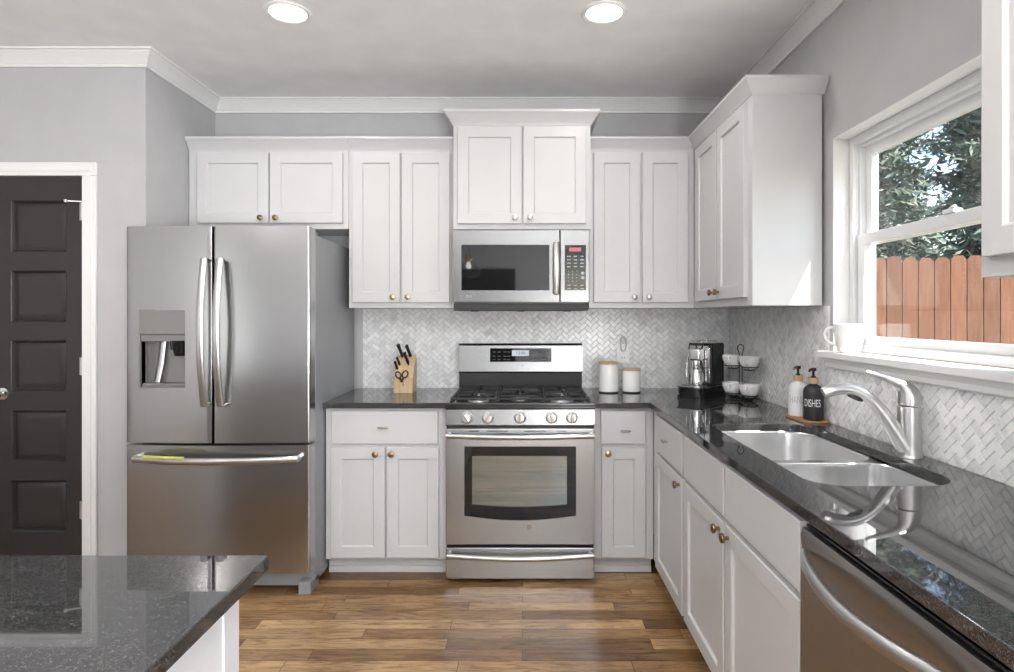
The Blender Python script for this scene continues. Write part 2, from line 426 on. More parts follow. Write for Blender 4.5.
# kitchen window : jamb liner, frame, two sashes
b = NB(); box(b, XR-.002, XR+.075, WY0, WY0-.004, WZ0, WZ1); box(b, XR-.002, XR+.075, WY1+.004, WY1, WZ0, WZ1); box(b, XR-.002, XR+.075, WY1, WY0, WZ1-.004, WZ1)
struct('trim_3', b, 'trim')
b = NB()
def ring(b, y0, y1, z0, z1, wd, x0, x1, bev=.003, wb=None, wt=None):
    wb = wb or wd; wt = wt or wd
    box(b, x0, x1, y0, y0-wd, z0, z1, bev); box(b, x0, x1, y1+wd, y1, z0, z1, bev)
    box(b, x0, x1, y1+wd-.002, y0-wd+.002, z0, z0+wb, bev); box(b, x0, x1, y1+wd-.002, y0-wd+.002, z1-wt, z1, bev)
ring(b, WY0-.004, WY1+.004, WZ0, WZ1-.004, .032, XR+.062, XR+.15)
ring(b, WY0-.034, WY1+.034, WZ0+.02, WZ1-.034, .014, XR+.085, XR+.15)
win = struct('window_1', b, 'vinyl')
b = NB(); ring(b, WY0-.046, WY1+.046, 1.648, WZ1-.044, .042, XR+.108, XR+.138, .004, .034, .042); upper_sash = obj('upper_sash', b, 'vinyl', win)
b = NB(); box(b, XR+.121, XR+.124, WY0-.085, WY1+.085, 1.68, WZ1-.084); obj('pane', b, 'glass', upper_sash)
b = NB(); ring(b, WY0-.046, WY1+.046, WZ0+.012, 1.69, .046, XR+.074, XR+.106, .004, .052, .042); lower_sash = obj('lower_sash', b, 'vinyl', win)
b = NB(); box(b, XR+.088, XR+.091, WY0-.09, WY1+.09, WZ0+.06, 1.65); obj('pane', b, 'glass', lower_sash)
b = NB(); box(b, XR+.066, XR+.10, -1.82, -1.87, 1.69, 1.703, .003); tube(b, [(XR+.075, -1.845, 1.704), (XR+.07, -1.875, 1.708)], .005); obj('sash_lock', b, 'vinyl', win)
# stool and apron
b = NB(); box(b, XR-.055, XR+.066, WY0+.04, WY1-.04, WZ0-.028, WZ0-.001, .006); struct('trim_4', b, 'trim')
b = NB(); sweep(b, [(XR-.011, WY0+.02), (XR-.011, WY1-.02)], [(0, 0), (.008, 0), (.014, .006), (.014, .022), (.020, .030), (.022, .042), (0, .042)], WZ0-.071); struct('trim_5', b, 'trim')

# frames and panes for the added fill-light openings behind the camera
def added_window(n, x, y0, y1, z0, z1):
    b = NB()
    for u in (y0, (y0+y1)/2-.03, y1-.06): box(b, x-.025, x+.025, u, u+.06, z0, z1)
    for z in (z0, (z0+z1)/2-.03, z1-.06): box(b, x-.025, x+.025, y0, y1, z, z+.06)
    o = struct('window_%d' % n, b, 'vinyl')
    b = NB(); box(b, x-.002, x+.002, y0, y1, z0+.01, z1-.01); obj('pane', b, 'glass', o)
added_window(2, XFL-.055, FILL_WIN_LEFT[0], FILL_WIN_LEFT[1], .35, 2.35)
added_window(3, XR+.06, FILL_WIN_SIDE[0], FILL_WIN_SIDE[1], .2, 2.3)
b = NB()
for u in (FILL_WIN_REAR[0], FILL_WIN_REAR[1]-.06): box(b, u, u+.06, YR-.08, YR-.03, .55, 2.35)
for z in (.55, 1.42, 2.29): box(b, FILL_WIN_REAR[0], FILL_WIN_REAR[1], YR-.08, YR-.03, z, z+.06)
o = struct('window_4', b, 'vinyl'); b = NB(); box(b, FILL_WIN_REAR[0], FILL_WIN_REAR[1], YR-.057, YR-.053, .56, 2.34); obj('pane', b, 'glass', o)

# herringbone marble backsplash
def clip(poly, a, c):
    out = []
    for i in range(len(poly)):
        P, Q = poly[i], poly[(i+1) % len(poly)]
        dp, dq = a[0]*P[0]+a[1]*P[1]-c, a[0]*Q[0]+a[1]*Q[1]-c
        if dp >= 0: out.append(P)
        if (dp >= 0) != (dq >= 0):
            t = dp/(dp-dq); out.append((P[0]+t*(Q[0]-P[0]), P[1]+t*(Q[1]-P[1])))
    return out
def herringbone(b, tones, rects, mp, wd=.026, n=2, gap=.0006):
    U0 = min(r[0] for r in rects); U1 = max(r[1] for r in rects); V0 = min(r[2] for r in rects); V1 = max(r[3] for r in rects)
    R = int(((U1-U0)+(V1-V0))/wd)+8; q = math.sqrt(.5)
    cu, cv = (U0+U1)/2, (V0+V1)/2
    tl = []
    for y in range(-R, R):
        for k in range(-R//(2*n)-2, R//(2*n)+3):
            tl.append((y+2*n*k, y, n, 1))
            tl.append((y+n+2*n*k, y+n-2*n+1, 1, n))
    for (x, y, a, c) in tl:
        ctr = ((x+a/2)*wd, (y+c/2)*wd); cc = (cu+(ctr[0]-ctr[1])*q, cv+(ctr[0]+ctr[1])*q)
        if cc[0] < U0-.06 or cc[0] > U1+.06 or cc[1] < V0-.06 or cc[1] > V1+.06: continue
        X0, X1, Y0, Y1 = x*wd+gap, (x+a)*wd-gap, y*wd+gap, (y+c)*wd-gap
        P = [(cu+(px-py)*q, cv+(px+py)*q) for px, py in ((X0,Y0), (X1,Y0), (X1,Y1), (X0,Y1))]
        for r in rects:
            S = P
            for a_, c_ in (((1,0), r[0]), ((-1,0), -r[1]), ((0,1), r[2]), ((0,-1), -r[3])):
                S = clip(S, a_, c_)
                if len(S) < 3: break
            if len(S) < 3: continue
            mx_ = sum(p[0] for p in S)/len(S); my_ = sum(p[1] for p in S)/len(S)
            h = .0085 + random.uniform(-.0004, .0004)
            base = [b.verts.new(mp @ Vector((p[0], p[1], .004))) for p in S]
            top = [b.verts.new(mp @ Vector((p[0]+(mx_-p[0])*.09, p[1]+(my_-p[1])*.09, h))) for p in S]
            tn = random.betavariate(2.2, 1.8)
            fs = [b.faces.new(top)] + [b.faces.new((base[i], base[(i+1)%len(S)], top[(i+1)%len(S)], top[i])) for i in range(len(S))]
            tones.extend([tn]*len(fs))
def tone_attr(o, tones):
    at = o.data.attributes.new('tone', 'FLOAT', 'FACE'); at.data.foreach_set('value', tones)
b = NB(); tn = []; herringbone(b, tn, [(-.992, XR-.009, CT, 1.404)], FB(0)); o = obj('backsplash', b, 'tile', wall_back, smooth=0); tone_attr(o, tn)
o['label'] = 'pale grey marble herringbone tile'
b = NB(); box(b, -.993, XR, -.0045, -.0002, CT, 1.404); obj('grout', b, 'grout', o)
b = NB(); tn = []; rects = [(.009, 1.236, CT, 1.404), (1.236, 2.384, CT, WZ0-.028), (2.384, 3.9, CT, 1.44)]
herringbone(b, tn, rects, FR(XR)); o = obj('backsplash', b, 'tile', wall_right, smooth=0); tone_attr(o, tn)
o['label'] = 'pale grey marble herringbone tile'
b = NB()
for r in rects: box(b, XR-.0045, XR-.0002, -r[0], -r[1], r[2], r[3])
obj('grout', b, 'grout', o)

# ================================================================== CABINETS
def shaker(b, u0, u1, v0, v1, t, F_, st=.057, flat=False):
    e = .0025
    def R(i, w_): return [(u0+i, v0+i, w_), (u1-i, v0+i, w_), (u1-i, v1-i, w_), (u0+i, v1-i, w_)]
    L = [R(0, 0), R(0, t-e), R(e, t)]
    if not flat: L += [R(st, t), R(st+.004, t-.003), R(st+.006, t-.010), R(st+.0075, t-.0105)]
    loft(b, L, True, True, F_)
KN = [(.0065, 0), (.006, .010), (.0075, .014), (.0150, .017), (.0165, .021), (.0155, .026), (.009, .029), (.001, .0295)]
def add_door(cab, F_, u0, u1, v0, v1, knob=None, m='cab', km='bronze', drawer=False, pull=None, st=.057, t=.020):
    d = part('drawer_front' if drawer else 'door', m, cab, lambda b: shaker(b, u0, u1, v0, v1, t, F_, st, drawer))
    if knob: part('knob', km, d, lambda b: lathe(b, KN, seg=20, mtx=F_ @ Matrix.Translation((knob[0], knob[1], t))))
    if pull:
        def pl(b):
            T = F_ @ Matrix.Translation((pull[0], pull[1], t))
            for s in (-1, 1): tube(b, [(s*.012, 0, 0), (s*.012, 0, .018)], .004, 8, T)
            tube(b, [(-.026, 0, .018), (-.022, 0, .020), (0, .0, .0215), (.022, 0, .020), (.026, 0, .018)], [.0035, .005, .0055, .005, .0035], 10, T)
        part('pull', 'pull', d, pl)
    return d
CC = [(0, 0), (.004, 0), (.006, .008), (.012, .014), (.026, .034), (.042, .050), (.046, .054), (.046, .066), (0, .066)]
YF = -.305; UT = 2.312; UB = 1.405

def upper(label, x0, x1, z0, z1, yf, name='wall_cabinet'):
    c = thing(name, label, 'cabinet', ((x0+x1)/2, yf/2, z0), 0)
    part('body', 'cab', c, lambda b: box(b, x0, x1, yf, -.0105 if z0 < 1.5 else -.001, z0, z1, .0012, 1))
    return c
# over the fridge
c = upper('short white double-door wall cabinet above the stainless refrigerator', -1.910, -.9955, 1.858, UT, YF)
F_ = FB(YF)
add_door(c, F_, -1.858, -1.449, 1.890, 2.292, (-1.487, 1.918)); add_door(c, F_, -1.440, -1.026, 1.890, 2.292, (-1.402, 1.918))
part('crown_moulding', 'cab', c, lambda b: sweep(b, [(-1.910, YF), (-.9955, YF)], CC, UT-.002))
# tall, left of microwave
c = upper('tall white double-door wall cabinet between the refrigerator cabinet and the microwave', -.994, -.387, UB, UT, YF)
add_door(c, F_, -.972, -.699, 1.437, 2.292, (-.737, 1.468), km='brass'); add_door(c, F_, -.689, -.416, 1.437, 2.292, (-.651, 1.468), km='brass')
part('crown_moulding', 'cab', c, lambda b: sweep(b, [(-.994, YF), (-.387, YF)], CC, UT-.002))
# over the microwave
YM = -.40; FM = FB(YM)
c = upper('raised white double-door wall cabinet directly above the microwave, standing forward of its neighbours', -.385, .379, 1.843, 2.425, YM)
add_door(c, FM, -.360, -.006, 1.872, 2.412, (-.043, 1.905), km='nickel'); add_door(c, FM, .004, .353, 1.872, 2.412, (.041, 1.905), km='nickel')
part('crown_moulding', 'cab', c, lambda b: sweep(b, [(-.385, -.001), (-.385, YM), (.379, YM), (.379, -.001)], [(o*1.05, u*1.18) for o, u in CC], 2.421))
# tall, right of microwave
XU = .985
c = upper('tall white double-door wall cabinet right of the microwave, above the two canisters', .381, XU-.002, UB, UT, YF)
add_door(c, F_, .406, .672, 1.437, 2.292, (.636, 1.468), km='nickel'); add_door(c, F_, .684, .946, 1.437, 2.292, (.720, 1.468), km='nickel')
part('crown_moulding', 'cab', c, lambda b: sweep(b, [(.381, YF), (XU, YF)], CC, UT-.002, None, (XU, -1)))
# on the right wall, by the window
c = thing('wall_cabinet', 'white wall cabinet with a bare end panel on the right wall beside the window', 'cabinet', (1.13, -.75, UB))
part('body', 'cab', c, lambda b: box(b, XU, XR-.011, -.0105, -1.187, UB, UT, .0012, 1))
FX = FR(XU)
add_door(c, FX, .390, .746, 1.442, 2.292, (.712, 1.478)); add_door(c, FX, .765, 1.135, 1.442, 2.292, (.800, 1.478))
part('crown_moulding', 'cab', c, lambda b: sweep(b, [(XU, YF), (XU, -1.187), (XR-.001, -1.187)], CC, UT-.002, (0, YF)))
# foreground right wall cabinet
c = thing('wall_cabinet', 'cropped white wall cabinet at the right edge of the photo, nearest the camera', 'cabinet', (1.13, -2.9, 1.442))
part('body', 'cab', c, lambda b: box(b, XU, XR-.001, -2.49, -3.40, 1.442, UT, .0012, 1))
add_door(c, FX, 2.515, 2.935, 1.484, 2.292); add_door(c, FX, 2.945, 3.375, 1.484, 2.292)
part('crown_moulding', 'cab', c, lambda b: sweep(b, [(XU, -2.49), (XU, -3.40)], CC, UT-.002))

# base cabinets on the back wall
YB = -.610; FBb = FB(YB)
def base_back(label, x0, x1):
    c = thing('base_cabinet', label, 'cabinet', ((x0+x1)/2, YB/2, 0))
    part('body', 'cab', c, lambda b: box(b, x0, x1, YB, -.002, .088, CB-.001, .0012, 1))
    def tk(b):
        box(b, x0, x1, YB+.057, -.01, .0005, .088); box(b, x0, x1, YB+.047, YB+.058, .0005, .035, .003)
    part('toe_kick', 'cab', c, tk)
    return c
c = base_back('white base cabinet between refrigerator and range, one drawer over two doors', -1.028, -.398)
add_door(c, FBb, -.993, -.440, .694, .866, pull=(-.722, .782), drawer=True)
add_door(c, FBb, -.999, -.716, .102, .675, (-.762, .645)); add_door(c, FBb, -.706, -.435, .102, .675, (-.680, .645))
c = base_back('narrow white base cabinet right of the range, one drawer over one door', .374, .684)
add_door(c, FBb, .408, .640, .694, .866, pull=(.532, .765), drawer=True)
add_door(c, FBb, .412, .640, .102, .675, (.443, .648), km='brass')
# base cabinets on the right wall
XB = .686; FRb = FR(XB)
def base_right(label, y0, y1, top=CB-.001):
    c = thing('base_cabinet', label, 'cabinet', (.98, (y0+y1)/2, 0))
    def bd(b):
        box(b, XB, XB+.02, y0, y1, .088, CB-.001, .001, 1); box(b, XB+.02, XR-.013, y0, y1, .088, top)
    part('body', 'cab', c, bd)
    def tk(b):
        box(b, XB+.057, XR-.02, y0, y1, .0005, .088); box(b, XB+.047, XB+.058, y0, y1, .0005, .035, .003)
    part('toe_kick', 'cab', c, tk)
    return c
c = base_right('white base cabinet in the inner corner, bronze knob door under a small pull drawer', -.612, -1.258)
add_door(c, FRb, .736, 1.242, .694, .866, pull=(.985, .782), drawer=True)
add_door(c, FRb, .736, 1.242, .102, .675, (1.212, .645))
c = base_right('wide white sink cabinet under the double-bowl sink, two doors beneath two false drawer fronts', -1.260, -2.343, .66)
for u0, u1, k in ((1.278, 1.772, 1.738), (1.792, 2.331, 1.828)):
    add_door(c, FRb, u0, u1, .694, .866, drawer=True); add_door(c, FRb, u0, u1, .102, .675, (k, .642))
c = base_right('white base cabinet beyond the dishwasher, below the near end of the counter', -2.962, -3.90)
add_door(c, FRb, 2.985, 3.43, .102, .866); add_door(c, FRb, 3.44, 3.88, .102, .866)

# countertops
def slab(name, poly, holes, z0, z1, bev, label, cat):
    cu = bpy.data.curves.new('slab', 'CURVE'); cu.dimensions = '2D'; cu.fill_mode = 'BOTH'
    cu.extrude = (z1-z0)/2 - bev; cu.bevel_depth = bev; cu.bevel_resolution = 3; cu.offset = -bev
    for pl in [poly] + holes:
        s = cu.splines.new('POLY'); s.points.add(len(pl)-1); s.use_cyclic_u = True
        for p, q in zip(s.points, pl): p.co = (q[0], q[1], 0, 1)
    o = bpy.data.objects.new('slab', cu); COL.objects.link(o); bpy.context.view_layer.update()
    dg = bpy.context.evaluated_depsgraph_get(); me = bpy.data.meshes.new_from_object(o.evaluated_get(dg))
    b = NB(); b.from_mesh(me); bmesh.ops.remove_doubles(b, verts=b.verts, dist=1e-5); bmesh.ops.translate(b, vec=(0, 0, (z0+z1)/2), verts=b.verts)
    bpy.data.objects.remove(o); bpy.data.curves.remove(cu); bpy.data.meshes.remove(me)
    return tag(obj(name, b, 'granite'), label, cat)
slab('countertop', [(-1.031, -.0105), (-1.031, -.648), (-.396, -.648), (-.396, -.0105)], [], CB, CT, .003, 'short black granite countertop under the knife block', 'countertop')
SX0, SX1, SY0, SY1 = .775, 1.182, -2.19, -1.265
sink_hole = rrect(SX0, SX1, SY0, SY1, [.11, .06, .09, .11], 8)
slab('countertop', [(.372, -.0105), (.372, -.648), (.66, -.648), (.66, -3.9), (XR-.0105, -3.9), (XR-.0105, -.0105)], [sink_hole[::-1]], CB, CT, .003, 'long L-shaped black granite countertop holding the sink', 'countertop')

# sink
s = thing('sink', 'stainless undermount double-bowl sink in the black granite counter', 'sink', (.98, -1.73, .68))
def bowl(b, x0, x1, y0, y1, rs, zt, zb):
    L = []
    for ins, z, k in ((-.010, zt, 1), (.0, zt, 1), (.003, zt-.004, 1), (.012, zb+.05, 1), (.020, zb+.022, .95), (.036, zb+.006, .85), (.06, zb+.001, .7), (.10, zb-.001, .5)):
        L.append([(x, y, z) for x, y in rrect(x0+ins, x1-ins, y0+ins, y1-ins, [max(.012, r*k) for r in rs], 6)])
    cx, cy = (x0+x1)/2, (y0+y1)/2
    loft(b, L, False, False)
    n_ = len(L[-1])
    # floor down to the drain
    dl = []
    for r, z in ((.058, zb-.004), (.045, zb-.008), (.042, zb-.02)):
        dl.append([(cx + r*math.cos(math.atan2(p[1]-cy, p[0]-cx)), cy + r*math.sin(math.atan2(p[1]-cy, p[0]-cx)), z) for p in L[-1]])
    loft(b, [L[-1]]+dl, False, True)
part('bowl', 'sink', s, lambda b: bowl(b, SX0+.004, SX1-.004, -1.775, SY1-.004, [.10, .055, .05, .06], .8805, .695))
part('bowl', 'sink', s, lambda b: bowl(b, SX0+.004, SX1-.004, SY0+.004, -1.805, [.06, .05, .085, .10], .8805, .71))
part('divider', 'sink', s, lambda b: box(b, SX0+.006, SX1-.006, -1.812, -1.768, .868, .8808, .005, 3))
for cy, zb in ((-1.522, .675), (-1.994, .690)):
    part('drain', 'chrome', s, lambda b: lathe(b, [(.036, 0), (.036, .004), (.026, .006), (.024, .002), (.008, .003), (.007, .012), (.001, .013)], (.978, cy, zb), 24))

# faucet
FX0, FY0 = 1.230, -1.86
f = thing('faucet', 'brushed nickel single-lever kitchen faucet behind the sink', 'faucet', (FX0, FY0, CT))
part('base', 'nickel', f, lambda b: lathe(b, [(.037, .0005), (.037, .006), (.0345, .010), (.034, .04), (.0335, .10), (.0335, .158), (.0325, .161)], (FX0, FY0, CT), 36))
def lever(b):
    P = [(.0, .1635), (.001, .172), (.001, .188), (-.003, .205), (-.012, .220), (-.026, .232), (-.045, .241), (-.070, .250), (-.100, .260), (-.124, .268), (-.130, .270)]
    R_ = [.0325, .0332, .0325, .029, .0235, .0165, .0115, .0095, .0082, .0075, .004]
    tube(b, [(FX0+u, FY0-u*.13, CT+v_) for u, v_ in P], R_, 24, up=(0, 1, 0))
part('lever', 'nickel', f, lever)
def spout(b):
    A_ = bez((FX0-.012, FY0, CT+.030), (FX0-.060, FY0+.008, CT+.105), (FX0-.105, FY0+.015, CT+.215), (FX0-.19, FY0+.03, CT+.213), 16)
    B_ = bez((FX0-.19, FY0+.03, CT+.213), (FX0-.215, FY0+.033, CT+.2128), (FX0-.236, FY0+.036, CT+.208), (FX0-.254, FY0+.039, CT+.198), 6)
    tube(b, A_[:-1]+B_, [.030-.0115*min(1, i/9)**.8 for i in range(16)]+[.0185, .0190, .0195, .0198, .0198, .0195, .0175], 20)
part('spout', 'nickel', f, spout)
part('spray_button', 'black', f, lambda b: tube(b, bez((FX0-.140, FY0+.016, CT+.175), (FX0-.155, FY0+.018, CT+.185), (FX0-.17, FY0+.021, CT+.191), (FX0-.185, FY0+.023, CT+.194), 6), [.003, .007, .008, .008, .007, .006, .003], 10))

# ================================================================== REFRIGERATOR
fx0, fx1, fs = -1.908, -1.034, -1.497
fr_ = thing('refrigerator', 'stainless french-door refrigerator with a water dispenser and bottom freezer', 'refrigerator', ((fx0+fx1)/2, -.45, 0))
part('body', 'fridge_side', fr_, lambda b: box(b, fx0+.006, fx1, -.745, -.05, .025, 1.765, .006))
YDF = -.852
def bowed(x0, x1, y0, yc, xm, half, bow, r=.012, n=14):
    pts = [(x0, y0), ]
    def fy(x): return yc + bow*((x-xm)/half)**2
    front = [(x0+(x1-x0)*i/n, fy(x0+(x1-x0)*i/n)) for i in range(n+1)]
    fl, fr2 = front[0], front[-1]
    poly = [(x0, y0), (x0, fl[1]+r), (x0+r*.3, fl[1]+r*.3)] + [(x0+r, fy(x0+r))] + [p for p in front if x0+r*1.2 < p[0] < x1-r*1.2] + [(x1-r, fy(x1-r)), (x1-r*.3, fr2[1]+r*.3), (x1, fr2[1]+r), (x1, y0)]
    return poly
xm, half = (fx0+fx1)/2, (fx1-fx0)/2
DXA, DXB, DZA, DZB = -1.857, -1.632, 1.012, 1.387
# left door with a real recess for the dispenser
fxd = -1.929
def ldoor(b):
    x0, x1 = fxd, fs-.003
    for (a, c, z0, z1) in ((x0, x1, .745, DZA), (x0, x1, DZB, 1.795), (x0, DXA, DZA, DZB), (DXB, x1, DZA, DZB)):
        P = bowed(x0, x1, -.757, YDF, xm, half, .016)
        S = clip(clip(P, (1, 0), a), (-1, 0), -c)
        prism(b, S, z0, z1)
    box(b, DXA, DXB, -.765, -.757, DZA, DZB)
    bmesh.ops.remove_doubles(b, verts=b.verts, dist=1e-5)
part('door', 'fridge', fr_, ldoor); ld = fr_.children[-1]
def disp_panel(b):
    box(b, DXA+.002, DXB-.002, YDF-.004+.012, -.79, 1.270, DZB-.002, .004)
    box(b, DXA+.002, DXB-.002, YDF+.018, -.79, 1.236, 1.270, .003)
    for x0, x1, z0, z1 in ((DXA-.004, DXA+.004, DZA-.004, DZB+.004), (DXB-.004, DXB+.004, DZA-.004, DZB+.004), (DXA, DXB, DZA-.004, DZA+.004), (DXA, DXB, DZB-.004, DZB+.004)):
        box(b, x0, x1, YDF+.008, -.80, z0, z1, .0015)
dp = part('dispenser_panel', 'dispenser', fr_, disp_panel)
part('recess_liner', 'dispenser', dp, lambda b: (box(b, DXA+.003, DXB-.003, -.772, -.7655, DZA+.003, 1.236), box(b, DXA+.0005, DXA+.004, YDF+.02, -.766, DZA+.004, 1.236), box(b, DXB-.004, DXB-.0005, YDF+.02, -.766, DZA+.004, 1.236)))
part('drip_tray', 'dispenser', dp, lambda b: box(b, DXA+.005, DXB-.005, YDF+.02, -.765, DZA+.004, DZA+.02, .003))
part('paddle', 'handle', dp, lambda b: tube(b, [(DXA+.085, -.785, 1.24), (DXA+.075, -.79, 1.13), (DXA+.062, -.80, 1.035)], [.017, .017, .016], 12, flat=.6))
part('ice_chute', 'gloss_black', dp, lambda b: (lathe(b, [(.026, 0), (.034, .03), (.04, .075)], (DXB-.045, -.81, 1.165), 20), tube(b, [(DXB-.085, -.815, 1.24), (DXB-.08, -.815, 1.195)], .009)))
part('door', 'fridge', fr_, lambda b: prism(b, bowed(fs+.003, fx1, -.757, YDF, xm, half, .016), .745, 1.795)); rd = fr_.children[-1]
part('freezer_drawer', 'fridge', fr_, lambda b: prism(b, bowed(-1.929, fx1, -.757, YDF, xm, half, .016), .112, .733)); fd = fr_.children[-1]
def fh(b, x):
    y0 = YDF+.004
    pts = [(x, y0, 1.628), (x, y0-.028, 1.632)] + [(x, y0-.040-.042*math.sin(PI*t), 1.632-.70*t) for t in [i/14 for i in range(15)]][0:] + [(x, y0-.028, .932), (x, y0, .936)]
    tube(b, pts, .018, 12, flat=.55, up=(1, 0, 0))
part('handle', 'handle', ld, fh, -1.521); part('handle', 'handle', rd, fh, -1.444)
def fh2(b):
    y0 = YDF+.012
    pts = [(-1.862, y0, .674), (-1.864, y0-.030, .674)] + [(-1.864+.786*t, y0-.040-.055*math.sin(PI*t), .674) for t in [i/14 for i in range(15)]] + [(-1.078, y0-.030, .674), (-1.080, y0, .674)]
    tube(b, pts, .017, 12, flat=.6, up=(0, 0, 1))
hd = part('handle', 'handle', fd, fh2)
o = part('label_strip', 'sticker', fd, lambda b: loft(b, [[(-1.80+.215*t, YDF-.050-.055*math.sin(PI*(.1+.25*t))+.012*k, .690+.011*k2) for k, k2 in ((0,0), (1,0), (1,.2), (.6,1), (.3,1), (0,.2))] for t in [i/6 for i in range(7)]]))
o['label'] = 'yellow-green strip along the freezer handle'
for x in (fx0+.05, fx1-.045):
    part('hinge_cover', 'dispenser', fr_, lambda b: box(b, x-.035, x+.035, -.80, -.68, 1.7655, 1.785, .006))
part('toe_grille', 'fridge_side', fr_, lambda b: (box(b, fx0+.01, fx1-.002, -.765, -.746, .02, .105, .002), box(b, fx1-.06, fx1, -.825, -.70, .0005, .06, .004), box(b, fx0+.004, fx0+.064, -.825, -.70, .0005, .06, .004)))

# ================================================================== RANGE
rc, rx0, rx1 = -.012, -.391, .367
YRG = -.700
rg = thing('gas_range', 'stainless freestanding gas range with five front knobs and an oven window', 'range', (rc, -.36, 0))
part('body', 'iron', rg, lambda b: (box(b, rx0, rx1, -.665, -.03, .02, .80, .003), [box(b, x, x+.05, y, y+.05, .0005, .021) for x in (rx0+.02, rx1-.07) for y in (-.64, -.1)]))
part('storage_drawer', 'steel', rg, lambda b: box(b, rx0+.001, rx1-.001, YRG, -.665, .022, .182, .006)); dr = rg.children[-1]
FG = FB(YRG)
def bar(b, x0, x1, z, bow, drop, r, y0, fl=.8):
    pts = [(x0+.012, y0, z), (x0+.006, y0-.022, z)] + [(x0+(x1-x0)*t, y0-.034-bow*math.sin(PI*t), z-drop*math.sin(PI*t)) for t in [i/14 for i in range(15)]] + [(x1-.006, y0-.022, z), (x1-.012, y0, z)]
    tube(b, pts, r, 12, flat=fl, up=(0, 0, 1))
part('handle', 'handle', dr, bar, rx0+.012, rx1-.012, .152, .012, .012, .0125, YRG+.002)
# oven door with window hole
def ovendoor(b):
    z0, z1 = .198, .787; a0, a1, w0, w1 = rc-.283, rc+.283, .345, .695
    box(b, rx0+.001, a0, YRG, -.667, z0, z1, .003); box(b, a1, rx1-.001, YRG, -.667, z0, z1, .003)
    box(b, a0-.004, a1+.004, YRG, -.667, w1, z1, .003)
    n_ = 16; up = []; lo = []
    poly = [(a0-.002, z0+.002), (a1+.002, z0+.002)] + [(a1+.002-(a1-a0+.004)*i/n_, w0-.024*math.sin(PI*i/n_)) for i in range(n_+1)]
    prism(b, poly, 0, .031, 0, FB(-.669))
part('oven_door', 'steel', rg, ovendoor); od = rg.children[-1]
part('handle', 'handle', od, bar, rx0+.008, rx1-.008, .756, .016, .004, .0135, YRG+.002)
def winframe(b):
    a0, a1, w0, w1 = rc-.283, rc+.283, .345, .695; n_ = 16
    out = [(a0, w1), ] + [(a0+(a1-a0)*i/n_, w0-.024*math.sin(PI*i/n_)) for i in range(n_+1)] + [(a1, w1)]
    i0, i1, j0, j1 = rc-.245, rc+.238, .400, .648
    inn = [(i0, j1)] + [(i0+(i1-i0)*i/n_, j0-.012*math.sin(PI*i/n_)) for i in range(n_+1)] + [(i1, j1)]
    Fm = FB(YRG+.004)
    loft(b, [[(x, z, 0) for x, z in out], [(x, z, .002) for x, z in out], [(x, z, .002) for x, z in inn], [(x, z, -.006) for x, z in inn]], False, False, Fm)
wf = part('window_frame', 'glass_dark', od, winframe)
part('window_glass', 'oven_glass', od, lambda b: box(b, rc-.25, rc+.245, YRG+.009, YRG+.012, .37, .655))
# oven cavity: back plane + racks just behind glass
M['cavity'] = mat('oven_cavity', (.40, .42, .40), .45, .3)
part('oven_liner', 'cavity', od, lambda b: box(b, rc-.27, rc+.27, -.668, -.666, .35, .69))
part('oven_rack', 'handle', od, lambda b: [tube(b, [(rc-.25, -.676, z), (rc+.25, -.676, z)], .0022, 6) for z in (.455, .475, .56)])
def logo(parent, x, z, s, F_, m='text_grey', off=.001):
    def f(b):
        T = F_ @ Matrix.Translation((x, z, off))
        lathe(b, [(s*.5, 0), (s*.5, .0008), (s*.40, .0008), (s*.40, 0)], (-s*.75, 0, 0), 20, T, False, False)
        lathe(b, [(s*.12, 0), (s*.12, .0008)], (-s*.85, s*.15, 0), 8, T)
        t = text_bm('LG', s*1.1); merge(b, t, T @ Matrix.Translation((s*.55, 0, .0004)))
    return part('emblem', m, parent, f)
part('emblem', 'pull', od, lambda b: lathe(b, [(.012, 0), (.012, .001), (.001, .001)], (0, 0, 0), 24, FG @ Matrix.Translation((rc+.045, .288, .001))))
for x, w2 in ((-.235, .025), (-.115, .055), (.075, .055), (.21, .025)):
    part('vent_slot', 'black', od, lambda b: box(b, rc+x-w2, rc+x+w2, YRG-.0005, YRG+.004, .773, .777))
part('control_panel', 'panel_steel', rg, lambda b: loft(b, [[(x, y, z) for y, z in ((-.668, .803), (YRG-.004, .803), (YRG-.008, .808), (YRG-.002, .884), (-.668, .884))] for x in (rx0+.001, rx1-.001)])); cp = rg.children[-1]
part('panel_gap', 'black', rg, lambda b: box(b, rx0+.004, rx1-.004, YRG+.012, -.666, .786, .804))
for kx, a in zip((-.282, -.176, -.0127, .148, .25), (35, -25, 0, 15, 0)):
    T = FB(YRG-.006) @ Matrix.Translation((kx, .845, 0)) @ Matrix.Rotation(math.radians(a), 4, 'Z')
    k = part('knob', 'nickel', cp, lambda b: (lathe(b, [(.031, 0), (.031, .003), (.026, .006), (.025, .022), (.021, .025), (.001, .0255)], seg=28, mtx=T), box(b, -.006, .006, -.022, .022, .02, .038, .004, mtx=T)))
def cooktop(b):
    box(b, rx0-.003, rx1+.003, YRG-.006, -.10, .886, .902, .004)
    # raised rolled lip
    L = [(rx0-.003, YRG-.006, rx1+.003, YRG+.02), (rx0-.003, -.12, rx1+.003, -.10), (rx0-.003, YRG, rx0+.018, -.10), (rx1-.018, YRG, rx1+.003, -.10)]
    for q in L: box(b, q[0], q[2], q[1], q[3], .895, .919, .006)
part('cooktop', 'enamel', rg, cooktop); ck = rg.children[-1]
